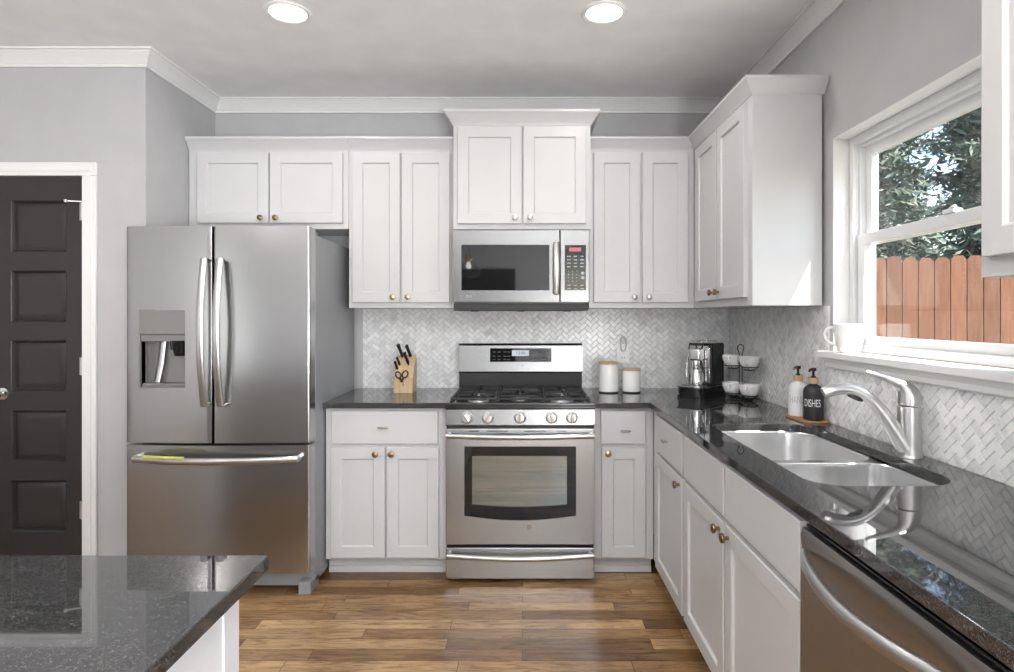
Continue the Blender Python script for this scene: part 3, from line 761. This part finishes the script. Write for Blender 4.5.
for bx, by, r in ((-.235, -.52, .045), (-.235, -.25, .037), (rc, -.385, .04), (.212, -.52, .05), (.212, -.25, .035)):
    k = part('burner', 'nickel', rg, lambda b: lathe(b, [(r+.012, 0), (r+.01, .006), (r, .008), (r, .017), (r-.008, .018)], (bx, by, .902), 24))
    part('burner_cap', 'iron', k, lambda b: lathe(b, [(r-.004, .0175), (r-.002, .022), (r-.008, .025), (.001, .0255)], (bx, by, .902), 24))
def grate(b, x0, x1, n_):
    z0, z1 = .930, .940
    for y in (-.665, -.130): box(b, x0, x1, y-.006, y+.006, z0, z1, .002)
    for x in (x0+.006, x1-.006): box(b, x-.006, x+.006, -.67, -.125, z0, z1, .002)
    for x in (x0+.006, x1-.006):
        for y in (-.66, -.40, -.135): box(b, x-.006, x+.006, y-.006, y+.006, .9195 if False else .903, z0+.002)
    xm_ = (x0+x1)/2
    box(b, xm_-.005, xm_+.005, -.665, -.13, z0, z1+.002, .002)
    for y in (-.52, -.25) if n_ == 2 else (-.385,):
        box(b, x0+.006, xm_-.022, y-.005, y+.005, z0, z1+.002, .002); box(b, xm_+.022, x1-.006, y-.005, y+.005, z0, z1+.002, .002)
    for y in (-.385,) if n_ == 2 else (-.56, -.22): box(b, x0, x1, y-.005, y+.005, z0, z1, .002)
for x0, x1, n_ in ((rx0+.022, rc-.122, 2), (rc-.118, rc+.118, 1), (rc+.122, rx1-.022, 2)):
    part('grate', 'iron', rg, grate, x0, x1, n_)
part('riser', 'iron', rg, lambda b: box(b, rx0+.006, rx1-.006, -.095, -.04, .886, 1.018, .004))
part('backguard', 'panel_steel', rg, lambda b: loft(b, [[(x, y, z) for y, z in ((-.035, 1.016), (-.098, 1.016), (-.105, 1.024), (-.092, 1.180), (-.080, 1.192), (-.035, 1.192))] for x in (rx0+.003, rx1-.003)])); bgd = rg.children[-1]
bt = math.atan2(.013, .156)
FBG = Matrix.Translation((0, -.1035, 1.04)) @ Matrix.Rotation(-bt, 4, 'X') @ frame((0,0,0), (1,0,0), (0,0,1), (0,-1,0))
dpn = part('display_panel', 'glass_dark', rg, lambda b: box(b, rc-.185, rc+.187, .042, .124, 0, .003, .001, mtx=FBG))
part('lcd', 'lcd', dpn, lambda b: box(b, rc-.052, rc+.052, .078, .112, .003, .0036, mtx=FBG))
for x in (-.16, -.13, -.095, -.07, .075, .1, .13, .16):
    for v_ in (.055, .075, .10):
        part('button', 'button_grey', dpn, lambda b: box(b, rc+x-.009, rc+x+.009, v_, v_+.003, .003, .0036, mtx=FBG))
part('clock_digits', 'text_black', dpn, lambda b: merge(b, text_bm('12:00', .026), FBG @ Matrix.Translation((rc, .095, .0038))))
logo(bgd, rc+.0, .021, .016, FBG, 'text_grey', .001)

# ================================================================== MICROWAVE
mx0, mx1 = -.386, .369; YMW = -.432
mw = thing('microwave', 'stainless over-the-range microwave with a dark glass door', 'microwave', (rc, -.2, 1.39))
part('body', 'dispenser', mw, lambda b: box(b, mx0+.003, mx1-.003, -.395, -.012, 1.405, 1.838, .002))
part('base_vent', 'iron', mw, lambda b: (box(b, mx0+.004, mx1-.004, -.418, -.013, 1.390, 1.430, .004), [lathe(b, [(.022, 0), (.022, .006)], (x, -.36, 1.385), 16) for x in (-.27, -.01, .25)]))
MG = FB(-.395); th = -YMW-.395
xs_ = .207
def mdoor(b):
    g = (rc-.325, .146, 1.503, 1.751)
    P = [(mx0, 1.433), (xs_-.0015, 1.838)]
    box(b, mx0, g[0], YMW, -.396, 1.436, 1.836, .004); box(b, g[1], xs_-.0015, YMW, -.396, 1.436, 1.836, .004)
    box(b, g[0]-.005, g[1]+.005, YMW, -.396, 1.436, g[2], .004); box(b, g[0]-.005, g[1]+.005, YMW, -.396, g[3], 1.836, .004)
part('door', 'microwave', mw, mdoor); md = mw.children[-1]
part('window_glass', 'glass_dark', md, lambda b: box(b, rc-.328, .149, YMW+.0015, -.41, 1.500, 1.754, .002))
def mh(b):
    x = .186; y0 = YMW+.003
    pts = [(x, y0, 1.757), (x, y0-.02, 1.76)] + [(x, y0-.028-.018*math.sin(PI*t), 1.76-.275*t) for t in [i/10 for i in range(11)]] + [(x, y0-.02, 1.485), (x, y0, 1.488)]
    tube(b, pts, .017, 12, flat=.55, up=(1, 0, 0))
part('handle', 'handle', md, mh)
logo(md, rc-.285, 1.468, .013, FB(YMW), 'text_grey', .0002)
part('control_panel', 'microwave', mw, lambda b: box(b, xs_+.0015, mx1, YMW, -.396, 1.436, 1.836, .004)); mc = mw.children[-1]
FMW = FB(YMW)
kp = part('keypad', 'glass_dark', mw, lambda b: box(b, .233, .350, 1.503, 1.752, -.002, .0012, .001, mtx=FMW))
part('display', 'led', kp, lambda b: box(b, .256, .324, 1.716, 1.738, .0012, .0016, mtx=FMW))
def key(fn): part('key', 'text_grey', kp, fn)
for i in range(3):
    for j in range(4): key(lambda b: box(b, .247+i*.036, .247+i*.036+.018, 1.692-j*.019-.006, 1.692-j*.019, .0012, .0016, mtx=FMW))
for j in range(4):
    for i in range(3):
        key(lambda b: merge(b, text_bm('123456789*0#'[j*3+i], .012), FMW @ Matrix.Translation((.253+i*.023, 1.606-j*.018, .0016))))
    if j < 2: key(lambda b: lathe(b, [(.009, 0), (.009, .0004)], (.332, 1.597-j*.026, .0012), 16, FMW))
for i in range(3):
    for j in range(2): key(lambda b: box(b, .247+i*.036, .247+i*.036+.018, 1.532-j*.018-.005, 1.532-j*.018, .0012, .0016, mtx=FMW))

# ================================================================== DISHWASHER
dw = thing('dishwasher', 'stainless dishwasher with a bowed bar handle at the lower right of the photo', 'dishwasher', (.98, -2.65, 0))
dy0, dy1 = -2.347, -2.958
part('body', 'iron', dw, lambda b: (box(b, XB+.01, XR-.02, dy0-.002, dy1+.002, .09, .868), box(b, XB+.06, XR-.05, dy0-.004, dy1+.004, .0005, .091)))
FD = FR(XB+.01)
def dface(b):
    prof = [(.0, .105), (.030, .105), (.034, .110), (.035, .50), (.035, .74), (.031, .775), (.031, .81), (.035, .842), (.030, .858), (0, .862)]
    loft(b, [[(XB+.01-w_, y, z) for w_, z in prof] for y in (dy0-.002, dy1+.002)])
part('door', 'dish', dw, dface); dd = dw.children[-1]
part('top_strip', 'gloss_black', dw, lambda b: box(b, XB-.012, XB+.012, dy0-.004, dy1+.004, .8625, .8685, .002))  # black strip filling the gap between door top and counter
def dh(b):
    x0 = XB+.01-.033
    T_ = [i/20 for i in range(21)]
    pts = [(x0-.004-.056*math.sin(PI*t)**.75, dy0-.026-.555*t, .812-.012*math.sin(PI*t)) for t in T_]
    tube(b, pts, [.006+.0095*min(1, math.sin(PI*t)*2.2) for t in T_], 14, flat=.8, up=(0, 0, 1))
part('handle', 'handle', dd, dh)

# ================================================================== ISLAND
isl = thing('kitchen_island', 'white kitchen island base in the lower left foreground', 'island', (-1.4, -3.4, 0))
part('body', 'island', isl, lambda b: box(b, -2.35, -.512, -2.707, -4.15, .0005, CB-.0005, .002, 1))
for y0, y1 in ((-2.707, -2.76), (-4.09, -4.15)):
    part('corner_board', 'island', isl, lambda b: box(b, -.512, -.508, y0, y1, .0005, CB-.001))
slab('island_countertop', [(-2.42, -2.656), (-2.42, -4.2), (-.476, -4.2), (-.476, -2.656)], [], CB, CT, .004, 'black granite island countertop in the lower left foreground', 'countertop')

# ================================================================== SMALL THINGS
# knife block
kx, ky = -.690, -.20
kb = thing('knife_block', 'light wooden knife block on the counter left of the range', 'knife block', (kx, ky, CT))
KW = .054
def kblock(b):
    prof = [(-.072, .001), (.060, .001), (.072, .185), (.045, .215), (-.010, .168), (-.056, .090), (-.068, .085)]   # (depth back, up); front is negative
    L = [[(kx+s_*KW, ky+d, CT+z) for d, z in prof] for s_ in (-1, 1)]
    loft(b, L)
part('block', 'wood_light', kb, kblock)
part('base_pad', 'rubber', kb, lambda b: box(b, kx-KW+.004, kx+KW-.004, ky-.068, ky+.056, CT+.0003, CT+.0012))
part('burned_mark', 'text_black', kb, lambda b: (box(b, kx-.006, kx+.006, ky-.0715, ky-.0702, CT+.052, CT+.054), box(b, kx-.001, kx+.001, ky-.0712, ky-.0702, CT+.044, CT+.062), box(b, kx-.005, kx+.004, ky-.0712, ky-.0702, CT+.044, CT+.046)))
# knives: (label, start in the slanted face, length, radius)
kd = Vector((-.22, -.50, .84)).normalized()
for lab, dx, dd_, zz, ln, r in (('tallest black-handled knife at the right back of the knife block', .026, .030, .203, .088, .0115),
                          ('black-handled knife standing tall at the left back of the knife block', -.020, .028, .200, .098, .0115),
                          ('black-handled knife in the middle right of the knife block', .022, -.022, .166, .085, .011),
                          ('short black-handled knife at the left side of the knife block', -.030, -.014, .158, .060, .0085),
                          ('shortest black-handled knife at the far left of the knife block', -.040, -.028, .135, .060, .0085)):
    p = Vector((kx+dx, ky+dd_, CT+zz))
    k = thing('knife', lab, 'knife', p, 0, 'knives in the wooden block')
    def hnd(b):
        pts = [p+kd*ln*t for t in (.06, .12, .3, .55, .8, .95, 1)]
        tube(b, pts, [r*.85, r, r*1.05, r*.95, r*1.1, r*1.15, r*.6], 12, flat=.65)
    part('handle', 'black', k, hnd)
    part('bolster', 'chrome', k, lambda b: tube(b, [p-kd*.004, p+kd*ln*.07], r*.8, 12, flat=.6))
sp = Vector((kx-.008, ky-.062, CT+.085))
sc = thing('scissors', 'black-handled kitchen scissors hanging on the front of the knife block', 'scissors', sp)
def loopb(b, cx, cz, rx, rz, tilt):
    pts = []
    for i in range(19):
        a = 2*PI*i/18; u, v_ = rx*math.cos(a), rz*math.sin(a)
        pts.append((sp.x+cx+u*math.cos(tilt)-v_*math.sin(tilt), sp.y-.012, sp.z+cz+u*math.sin(tilt)+v_*math.cos(tilt)))
    tube(b, pts, .0042, 8)
part('handle', 'black', sc, lambda b: loopb(b, -.020, .022, .014, .019, .5))
part('handle', 'black', sc, lambda b: loopb(b, .019, .026, .015, .021, -.5))
part('pivot', 'black', sc, lambda b: (tube(b, [(sp.x-.012, sp.y-.012, sp.z+.006), (sp.x+.004, sp.y-.012, sp.z-.02)], .006, 8), tube(b, [(sp.x+.010, sp.y-.013, sp.z+.006), (sp.x-.003, sp.y-.013, sp.z-.02)], .006, 8)))

# canisters
for lab, cx, r, h in (('taller white ceramic canister with a wooden lid beside the range', .506, .057, .166), ('shorter white ceramic canister with a wooden lid, right of the taller one', .640, .0525, .128)):
    c = thing('canister', lab, 'canister', (cx, -.215, CT), 0, 'canisters beside the range')
    part('jar', 'white_ceramic', c, lambda b: lathe(b, [(r-.003, .006), (r, .009), (r, h-.004), (r-.002, h)], (cx, -.215, CT), 40))
    part('base_ring', 'rubber', c, lambda b: lathe(b, [(r-.001, .0005), (r-.001, .0075)], (cx, -.215, CT), 40))
    part('lid', 'wood_light', c, lambda b: lathe(b, [(r+.001, h), (r+.002, h+.002), (r+.002, h+.011), (r, h+.013)], (cx, -.215, CT), 40))

# outlet and plug
ot = thing('outlet', 'white double wall outlet on the herringbone tile above the canisters', 'outlet', (.625, -.009, 1.13))
part('cover_plate', 'white_plastic', ot, lambda b: box(b, .587, .663, -.0155, -.009, 1.070, 1.188, .003))
for z in (1.100, 1.158):
    part('socket', 'white_plastic', ot, lambda b: prism(b, rrect(.608, .642, z-.015, z+.015, .012), .0095, .0175, 0, FB(-.0)))
    part('slots', 'text_black', ot.children[-1], lambda b: [box(b, .625+s_*.007-.0012, .625+s_*.007+.0012, -.0180, -.0172, z-.004, z+.006) for s_ in (-1, 1)])
pg = thing('plug_in_freshener', 'small grey loop-shaped plug-in device in the upper wall socket', 'plug', (.622, -.02, 1.14))
part('holder', 'nickel', pg, lambda b: tube(b, [(.622+.017*math.cos(a), -.033, 1.188+.046*math.sin(a)) for a in [2*PI*i/20 for i in range(21)]], .0045, 8))
part('plug_body', 'white_plastic', pg, lambda b: box(b, .609, .635, -.034, -.0185, 1.143, 1.176, .005))

# espresso machine, turned towards the room
em = thing('espresso_machine', 'black espresso machine with a chrome front in the counter corner', 'coffee machine', (1.022, -.345, CT), math.radians(-43)); em.scale = (.94, .94, 1.02)
L_ = dict(local=True)
def ebase(b):
    prism(b, rrect(-.088, .092, -.19, .14, [.03, .03, .05, .05]), .001, .016, .003); prism(b, rrect(-.084, .088, -.186, .138, [.03, .03, .05, .05]), .016, .056, .006)
part('base', 'gloss_black', em, ebase, **L_)
part('base_trim', 'dark_chrome', em, lambda b: loft(b, [[(x, y, z) for x, y in rrect(-.090-i, .094+i, -.192-i, .142+i, [.03, .03, .05, .05])] for i, z in ((0, .055), (.001, .0575), (.001, .0605), (-.004, .062))]), **L_)
part('drip_grid', 'dark_chrome', em, lambda b: (prism(b, rrect(-.062, .066, -.172, -.055, .03), .062, .066, .001), [box(b, -.05, .054, -.16+.02*i, -.152+.02*i, .066, .0675) for i in range(5)]), **L_)
part('housing', 'gloss_black', em, lambda b: prism(b, rrect(-.073, .075, -.045, .135, [.02, .02, .014, .014]), .062, .290, .010), **L_)
part('front_panel', 'dark_chrome', em, lambda b: prism(b, rrect(-.066, .068, .066, .276, .014), 0, .004, .0015, Matrix.Translation((0, -.0455, 0)) @ frame((0,0,0), (1,0,0), (0,0,1), (0,-1,0))), **L_)
part('brew_head', 'chrome', em, lambda b: (box(b, -.034, .036, -.115, -.049, .195, .262, .012, 3), lathe(b, [(.020, .0), (.022, .02), (.02, .04)], (.001, -.09, .160), 20)), **L_)
part('brew_lever', 'black', em, lambda b: (tube(b, [(-.04, -.10, .262), (-.04, -.08, .286), (.042, -.08, .286), (.042, -.10, .262)], .006, 10)), **L_)
part('steam_wand', 'chrome', em, lambda b: tube(b, bez((-.052, -.05, .235), (-.058, -.09, .22), (-.056, -.10, .17), (-.050, -.105, .105), 8), .0055, 10), **L_)
part('milk_jug', 'chrome', em, lambda b: (lathe(b, [(.034, .068), (.036, .075), (.034, .11), (.028, .14), (.030, .158)], (.012, -.105, 0), 28), tube(b, [(.046, -.118, .14), (.066, -.13, .13), (.064, -.13, .09), (.047, -.118, .085)], .004, 8)), **L_)
part('top_rail', 'chrome', em, lambda b: (tube(b, [(x, y, .300) for x, y in rrect(-.064, .066, -.036, .126, .02)+[rrect(-.064, .066, -.036, .126, .02)[0]]], .0022, 8), [tube(b, [(x, y, .288), (x, y, .300)], .0022, 6) for x in (-.058, .06) for y in (-.03, .12)]), **L_)

# cup rack with cups
RX, RY = 1.175, -.515
rk = thing('cup_rack', 'black wire two-tier cup rack with a loop handle beside the espresso machine', 'rack', (RX, RY, CT))
def ringp(cx, cy, z, r, n_=24): return [(cx+r*math.cos(2*PI*i/n_), cy+r*math.sin(2*PI*i/n_), z) for i in range(n_+1)]
spots = [(.028, -.052), (-.022, .060)]
part('stand', 'black', rk, lambda b: (tube(b, ringp(RX, RY, CT+.004, .060), .0035, 8), [tube(b, [(RX+s_*.008, RY, CT+.004), (RX+s_*.008, RY, CT+.25)], .003, 8) for s_ in (-1, 1)], tube(b, [(RX-.06, RY, CT+.004), (RX+.06, RY, CT+.004)], .003, 8)))
part('loop_handle', 'black', rk, lambda b: tube(b, [(RX-.008, RY, CT+.245)] + [(RX-.017*math.cos(PI*t), RY, CT+.275+.02*math.sin(PI*t)) for t in [i/8 for i in range(9)]] + [(RX+.008, RY, CT+.245)], .003, 8))
for z in (.016, .166):
    for dx, dy in spots:
        part('cup_ring', 'black', rk, lambda b: (tube(b, ringp(RX+dx, RY+dy, CT+z+.012, .043), .0028, 8), tube(b, [(RX, RY, CT+z+.012), (RX+dx-.02*(1 if dx > 0 else -1), RY+dy, CT+z+.012)], .0028, 8), tube(b, ringp(RX+dx, RY+dy, CT+z-.004, .026), .0025, 8), [tube(b, [(RX+dx+.026*math.cos(a), RY+dy+.026*math.sin(a), CT+z-.004), (RX+dx+.043*math.cos(a), RY+dy+.043*math.sin(a), CT+z+.012)], .002, 6) for a in (0, 2.1, 4.2)]))
def make_cup(p, lab):
    c = thing('cup', lab, 'cup', p, 0, 'white cups on the wire rack')
    part('bowl', 'white_ceramic', c, lambda b: (lathe(b, [(.020, .0), (.022, .001), (.032, .008), (.044, .022), (.053, .045), (.056, .066), (.0545, .068), (.052, .064), (.047, .04), (.035, .012), (.001, .008)], p, 32)))
    def hl(b):
        a = -2.2
        tube(b, [(p[0]+math.cos(a)*r, p[1]+math.sin(a)*r, p[2]+z) for r, z in ((.052, .056), (.068, .058), (.076, .046), (.070, .030), (.046, .026))], .0045, 8)
    part('handle', 'white_ceramic', c, hl)
    def marks(b):
        for k, (a0, z, ln) in enumerate(((-1.15, .050, .26), (-1.12, .043, .20), (-1.16, .036, .24))):
            pts = []
            for i in range(9):
                a = a0+ln*i/8*1.2; r = .0545-(.056-z)*.45+.0005
                pts.append((p[0]+r*math.cos(a), p[1]+r*math.sin(a), p[2]+z+.0025*math.sin(i*2.3+k)))
            tube(b, pts, .0012, 6)
    part('marking', 'text_black', c, marks)
    return c
for tier, z in (('upper', .166), ('lower', .016)):
    for (dx, dy), side in zip(spots, ('right', 'left')):
        make_cup((RX+dx, RY+dy, CT+z), 'white cup at the %s of the %s tier of the wire rack' % (side, tier))

# soap bottles on a tray
ty = -1.155
o = tag(part('tray', 'wood_tray', None, lambda b: (prism(b, rrect(1.178, 1.282, -1.262, -1.045, .022), CT+.0008, CT+.0085, .002))), 'small wooden tray under the two soap bottles', 'tray')
TZ = CT+.0088
def bottle(cx, cy, m, lab, word, wm, ang):
    s_ = thing('soap_bottle', lab, 'bottle', (cx, cy, TZ), 0, 'soap bottles on the wooden tray')
    part('bottle', m, s_, lambda b: lathe(b, [(.036, 0), (.0395, .003), (.040, .008), (.040, .115), (.0385, .128), (.033, .138), (.022, .146), (.017, .149), (.0165, .153)], (cx, cy, TZ), 40))
    part('collar', 'wood_light', s_, lambda b: lathe(b, [(.0195, .1535), (.020, .155), (.020, .176), (.0185, .178)], (cx, cy, TZ), 28))
    def pump(b):
        lathe(b, [(.010, .178), (.010, .184), (.005, .186), (.005, .205), (.011, .206), (.012, .212), (.011, .219), (.001, .220)], (cx, cy, TZ), 16)
        d = Vector((-.75, -.66, 0)); P = Vector((cx, cy, TZ+.214))
        tube(b, [P, P+d*.018, P+d*.033+Vector((0, 0, -.001)), P+d*.040+Vector((0, 0, -.008))], [.006, .0055, .005, .004], 10)
    part('pump', 'black', s_, pump)
    def words(b):
        t = text_bm(word, .036, .0003)
        r = .0404
        for v_ in t.verts:
            a = ang + v_.co.x*.62/r; y_, z_ = v_.co.y, v_.co.z
            v_.co = Vector((cx+(r+z_)*math.cos(a), cy+(r+z_)*math.sin(a), TZ+.072+y_*1.25))
        merge(b, t)
    part('lettering', wm, s_, words)
bottle(1.234, -1.212, 'soap_black', 'matte black pump bottle with white lettering on the small wooden tray', 'DISHES', 'text_white', math.radians(-122))
bottle(1.216, -1.108, 'soap_white', 'white pump bottle partly behind the black bottle on the wooden tray', 'HANDS', 'text_grey', math.radians(-112))

# mug on the window sill
px_, py_, pz_ = XR-.002, -1.385, WZ0-.0005
mg = thing('mug', 'white ceramic mug standing at the far end of the window sill', 'mug', (px_, py_, pz_))
part('cup', 'white_ceramic', mg, lambda b: lathe(b, [(.030, 0), (.034, .001), (.041, .012), (.050, .045), (.056, .085), (.0575, .112), (.0555, .114), (.0535, .110), (.047, .05), (.036, .012), (.001, .008)], (px_, py_, pz_), 40))
part('handle', 'white_ceramic', mg, lambda b: tube(b, bez((px_-.040, py_+.030, pz_+.098), (px_-.085, py_+.062, pz_+.108), (px_-.080, py_+.060, pz_+.03), (px_-.034, py_+.024, pz_+.030), 14), .0058, 10))

# recessed lights
for i, (x, y) in enumerate(CANS):
    labs = ['round recessed ceiling light at the upper left of the photo', 'round recessed ceiling light above the range side', 'added round recessed ceiling light above the island, out of view', 'added round recessed ceiling light on the right, out of view', 'added round recessed ceiling light on the far left, out of view', 'added round recessed ceiling light in the unseen rear left room', 'added round recessed ceiling light in the unseen rear room']
    r_ = thing('recessed_light', labs[i], 'ceiling light', (x, y, ZC), 0, 'recessed ceiling lights')
    part('trim_ring', 'trim', r_, lambda b: lathe(b, [(.100, -.0005), (.101, -.004), (.094, -.010), (.080, -.007), (.078, -.002)], (x, y, ZC), 40, None, False, False))
    part('lens', 'lamp', r_, lambda b: lathe(b, [(.079, -.004), (.001, -.0045)], (x, y, ZC), 40, None, False, False))
    light('can_light', 'AREA', (x, y, ZC-.012), 3.5 if i < 2 else 7, (1, .97, .93), (0, 0, -1), shape='DISK', size=.15)

# television and pendant behind the camera (seen in the microwave glass)
tv = thing('television', 'black wall-mounted television on the rear wall', 'television', (-.72, YR+.03, 1.3))
part('bezel', 'black', tv, lambda b: box(b, -1.33, -.12, YR+.001, YR+.04, 1.45, 2.14, .006))
part('screen', 'black', tv, lambda b: box(b, -1.315, -.135, YR+.0395, YR+.0415, 1.465, 2.125))
pd = thing('pendant_lamp', 'glass globe pendant lamp hanging above the island', 'pendant', (-.62, -4.1, 1.80))
part('cord', 'black', pd, lambda b: (tube(b, [(-.62, -4.1, 2.08), (-.62, -4.1, ZC-.02)], .004, 8), lathe(b, [(.06, -.022), (.06, -.001)], (-.62, -4.1, ZC), 24)))
part('socket', 'brass', pd, lambda b: lathe(b, [(.02, 0), (.045, .03), (.03, .09), (.012, .10)], (-.62, -4.1, 1.985), 24))
part('globe', 'glass', pd, lambda b: lathe(b, [(.04, .195), (.10, .15), (.13, .09), (.11, .03), (.06, 0)], (-.62, -4.1, 1.80), 32, None, False, False))
part('bulb', 'lamp', pd, lambda b: lathe(b, [(.012, .09), (.028, .045), (.024, .015), (.001, .002)], (-.62, -4.1, 1.90), 16))

# ================================================================== OUTSIDE
b = NB(); box(b, XR+.14, 22, -12, 22, -.25, -.10); o = struct('floor_lawn', b, 'lawn')
fn = thing('wood_fence', 'tall cedar picket fence outside the kitchen window', 'fence', (5.5, 2.0, -.10))
A = Vector((2.2, 2.72, 0)); dv = Vector((1, -.20, 0)).normalized(); nv = Vector((dv.y, -dv.x, 0))
for i in range(42):
    c0 = A + dv*(.146*i)
    hgt = 2.06 + random.uniform(-.012, .012); wd = .070
    T = Matrix(((dv.x, 0, nv.x, c0.x), (dv.y, 0, nv.y, c0.y), (0, 1, 0, -.10), (0, 0, 0, 1)))
    part('picket', 'cedar', fn, lambda b: prism(b, [(-wd, .0), (wd, 0), (wd, hgt-.05), (wd-.03, hgt-.006), (-wd+.03, hgt-.006), (-wd, hgt-.05)], 0, .018, .002, T))
for z in (.2, 1.0, 1.75):
    part('rail', 'cedar', fn, lambda b: loft(b, [[(q.x+nv.x*o_, q.y+nv.y*o_, z+u_) for o_, u_ in ((-.002, 0), (-.04, 0), (-.04, .09), (-.002, .09))] for q in (A-dv*.08, A+dv*(.146*41+.08))]))
def tree(x, y, h, spread, lab, seed, m='needles', conifer=True, nb=70, per=150, zlow=.8):
    rnd = random.Random(seed)
    t = thing('conifer_tree' if conifer else 'leafy_tree', lab, 'tree', (x, y, -.10), 0, 'trees beyond the fence')
    br = NB(); tube(br, [(x, y, -.1), (x+.05, y, h*.4), (x, y+.05, h*.97)], [.16, .11, .02], 10)
    fo = NB(); tones = []
    for i in range(nb):
        z = zlow + (h-zlow)*(i/nb)**1.05; a = i*2.399+rnd.uniform(-.4, .4)
        R_ = spread*(1-.85*(z-zlow)/(h-zlow))*rnd.uniform(.7, 1.1)
        if not conifer: R_ = spread*math.sin(PI*min(1, (.25+.72*(z-zlow)/(h-zlow))))*rnd.uniform(.6, 1.05)
        d = Vector((math.cos(a), math.sin(a), 0)); p0 = Vector((x, y, z))
        pts = [p0, p0+d*R_*.5+Vector((0, 0, .12*R_)), p0+d*R_+Vector((0, 0, -.10*R_))]
        tube(br, pts, [.028, .018, .006], 5)
        tone0 = rnd.betavariate(1.6, 1.8)
        for k in range(per):
            s_ = rnd.uniform(.22, 1.02)**.8
            c_ = (pts[0]*(1-s_)**2 + pts[1]*2*s_*(1-s_) + pts[2]*s_*s_)
            sp_ = .30*R_*(1.1-.55*s_)+.08
            c_ = c_ + Vector((rnd.gauss(0, sp_*.55), rnd.gauss(0, sp_*.55), rnd.gauss(-.04, .09)))
            sz = rnd.uniform(.05, .12) if conifer else rnd.uniform(.04, .08)
            e1 = Vector((rnd.uniform(-1, 1), rnd.uniform(-1, 1), rnd.uniform(-.7, .4))).normalized(); e2 = e1.cross(Vector((rnd.uniform(-1, 1), rnd.uniform(-1, 1), rnd.uniform(-1, 1)))).normalized()
            q = [c_-e1*sz, c_+e2*sz*.26, c_+e1*sz, c_-e2*sz*.26] if conifer else [c_-e1*sz, c_+e2*sz*.5, c_+e1*sz, c_-e2*sz*.5]
            fo.faces.new([fo.verts.new(v_) for v_ in q]); tones.append(min(1, max(0, tone0+rnd.uniform(-.3, .3))))
    obj('trunk', br, 'bark', t)
    o = obj('foliage', fo, m, t, smooth=0); tone_attr(o, tones)
tree(5.0, 5.6, 13, 1.3, 'leftmost of the nearer conifers seen beyond the fence', 3, nb=130, per=270)
tree(7.65, 5.7, 14, 1.3, 'conifer standing behind the fence at the right of the window view', 5, nb=130, per=290)
tree(10.4, 6.2, 14, 1.3, 'nearer conifer hidden mostly behind the foreground cabinet', 8, nb=100, per=110)
tree(7.4, 8.9, 15, 1.5, 'conifer farther back, showing between the two nearer conifers', 11, nb=130, per=290)
tree(10.5, 9.3, 15, 1.5, 'conifer farther back at the right of the window view', 14, nb=130, per=270)
tree(9.0, 13.0, 16, 1.5, 'distant conifer behind the left trees', 19, nb=130, per=270)
tree(13.2, 13.2, 16, 1.5, 'distant conifer behind the right trees', 23, nb=130, per=240)
tree(12.6, 3.4, 14, 1.4, 'conifer beyond the fence, farther right than the photo looks', 27, nb=90, per=150)
tree(16.0, 4.6, 14, 1.5, 'rightmost conifer beyond the fence, out of the window view', 29, nb=90, per=150)
tree(7.0, 3.2, 2.9, .8, 'low bright green leafy bush just behind the fence', 21, 'leaves', False, 36, 170, .5)
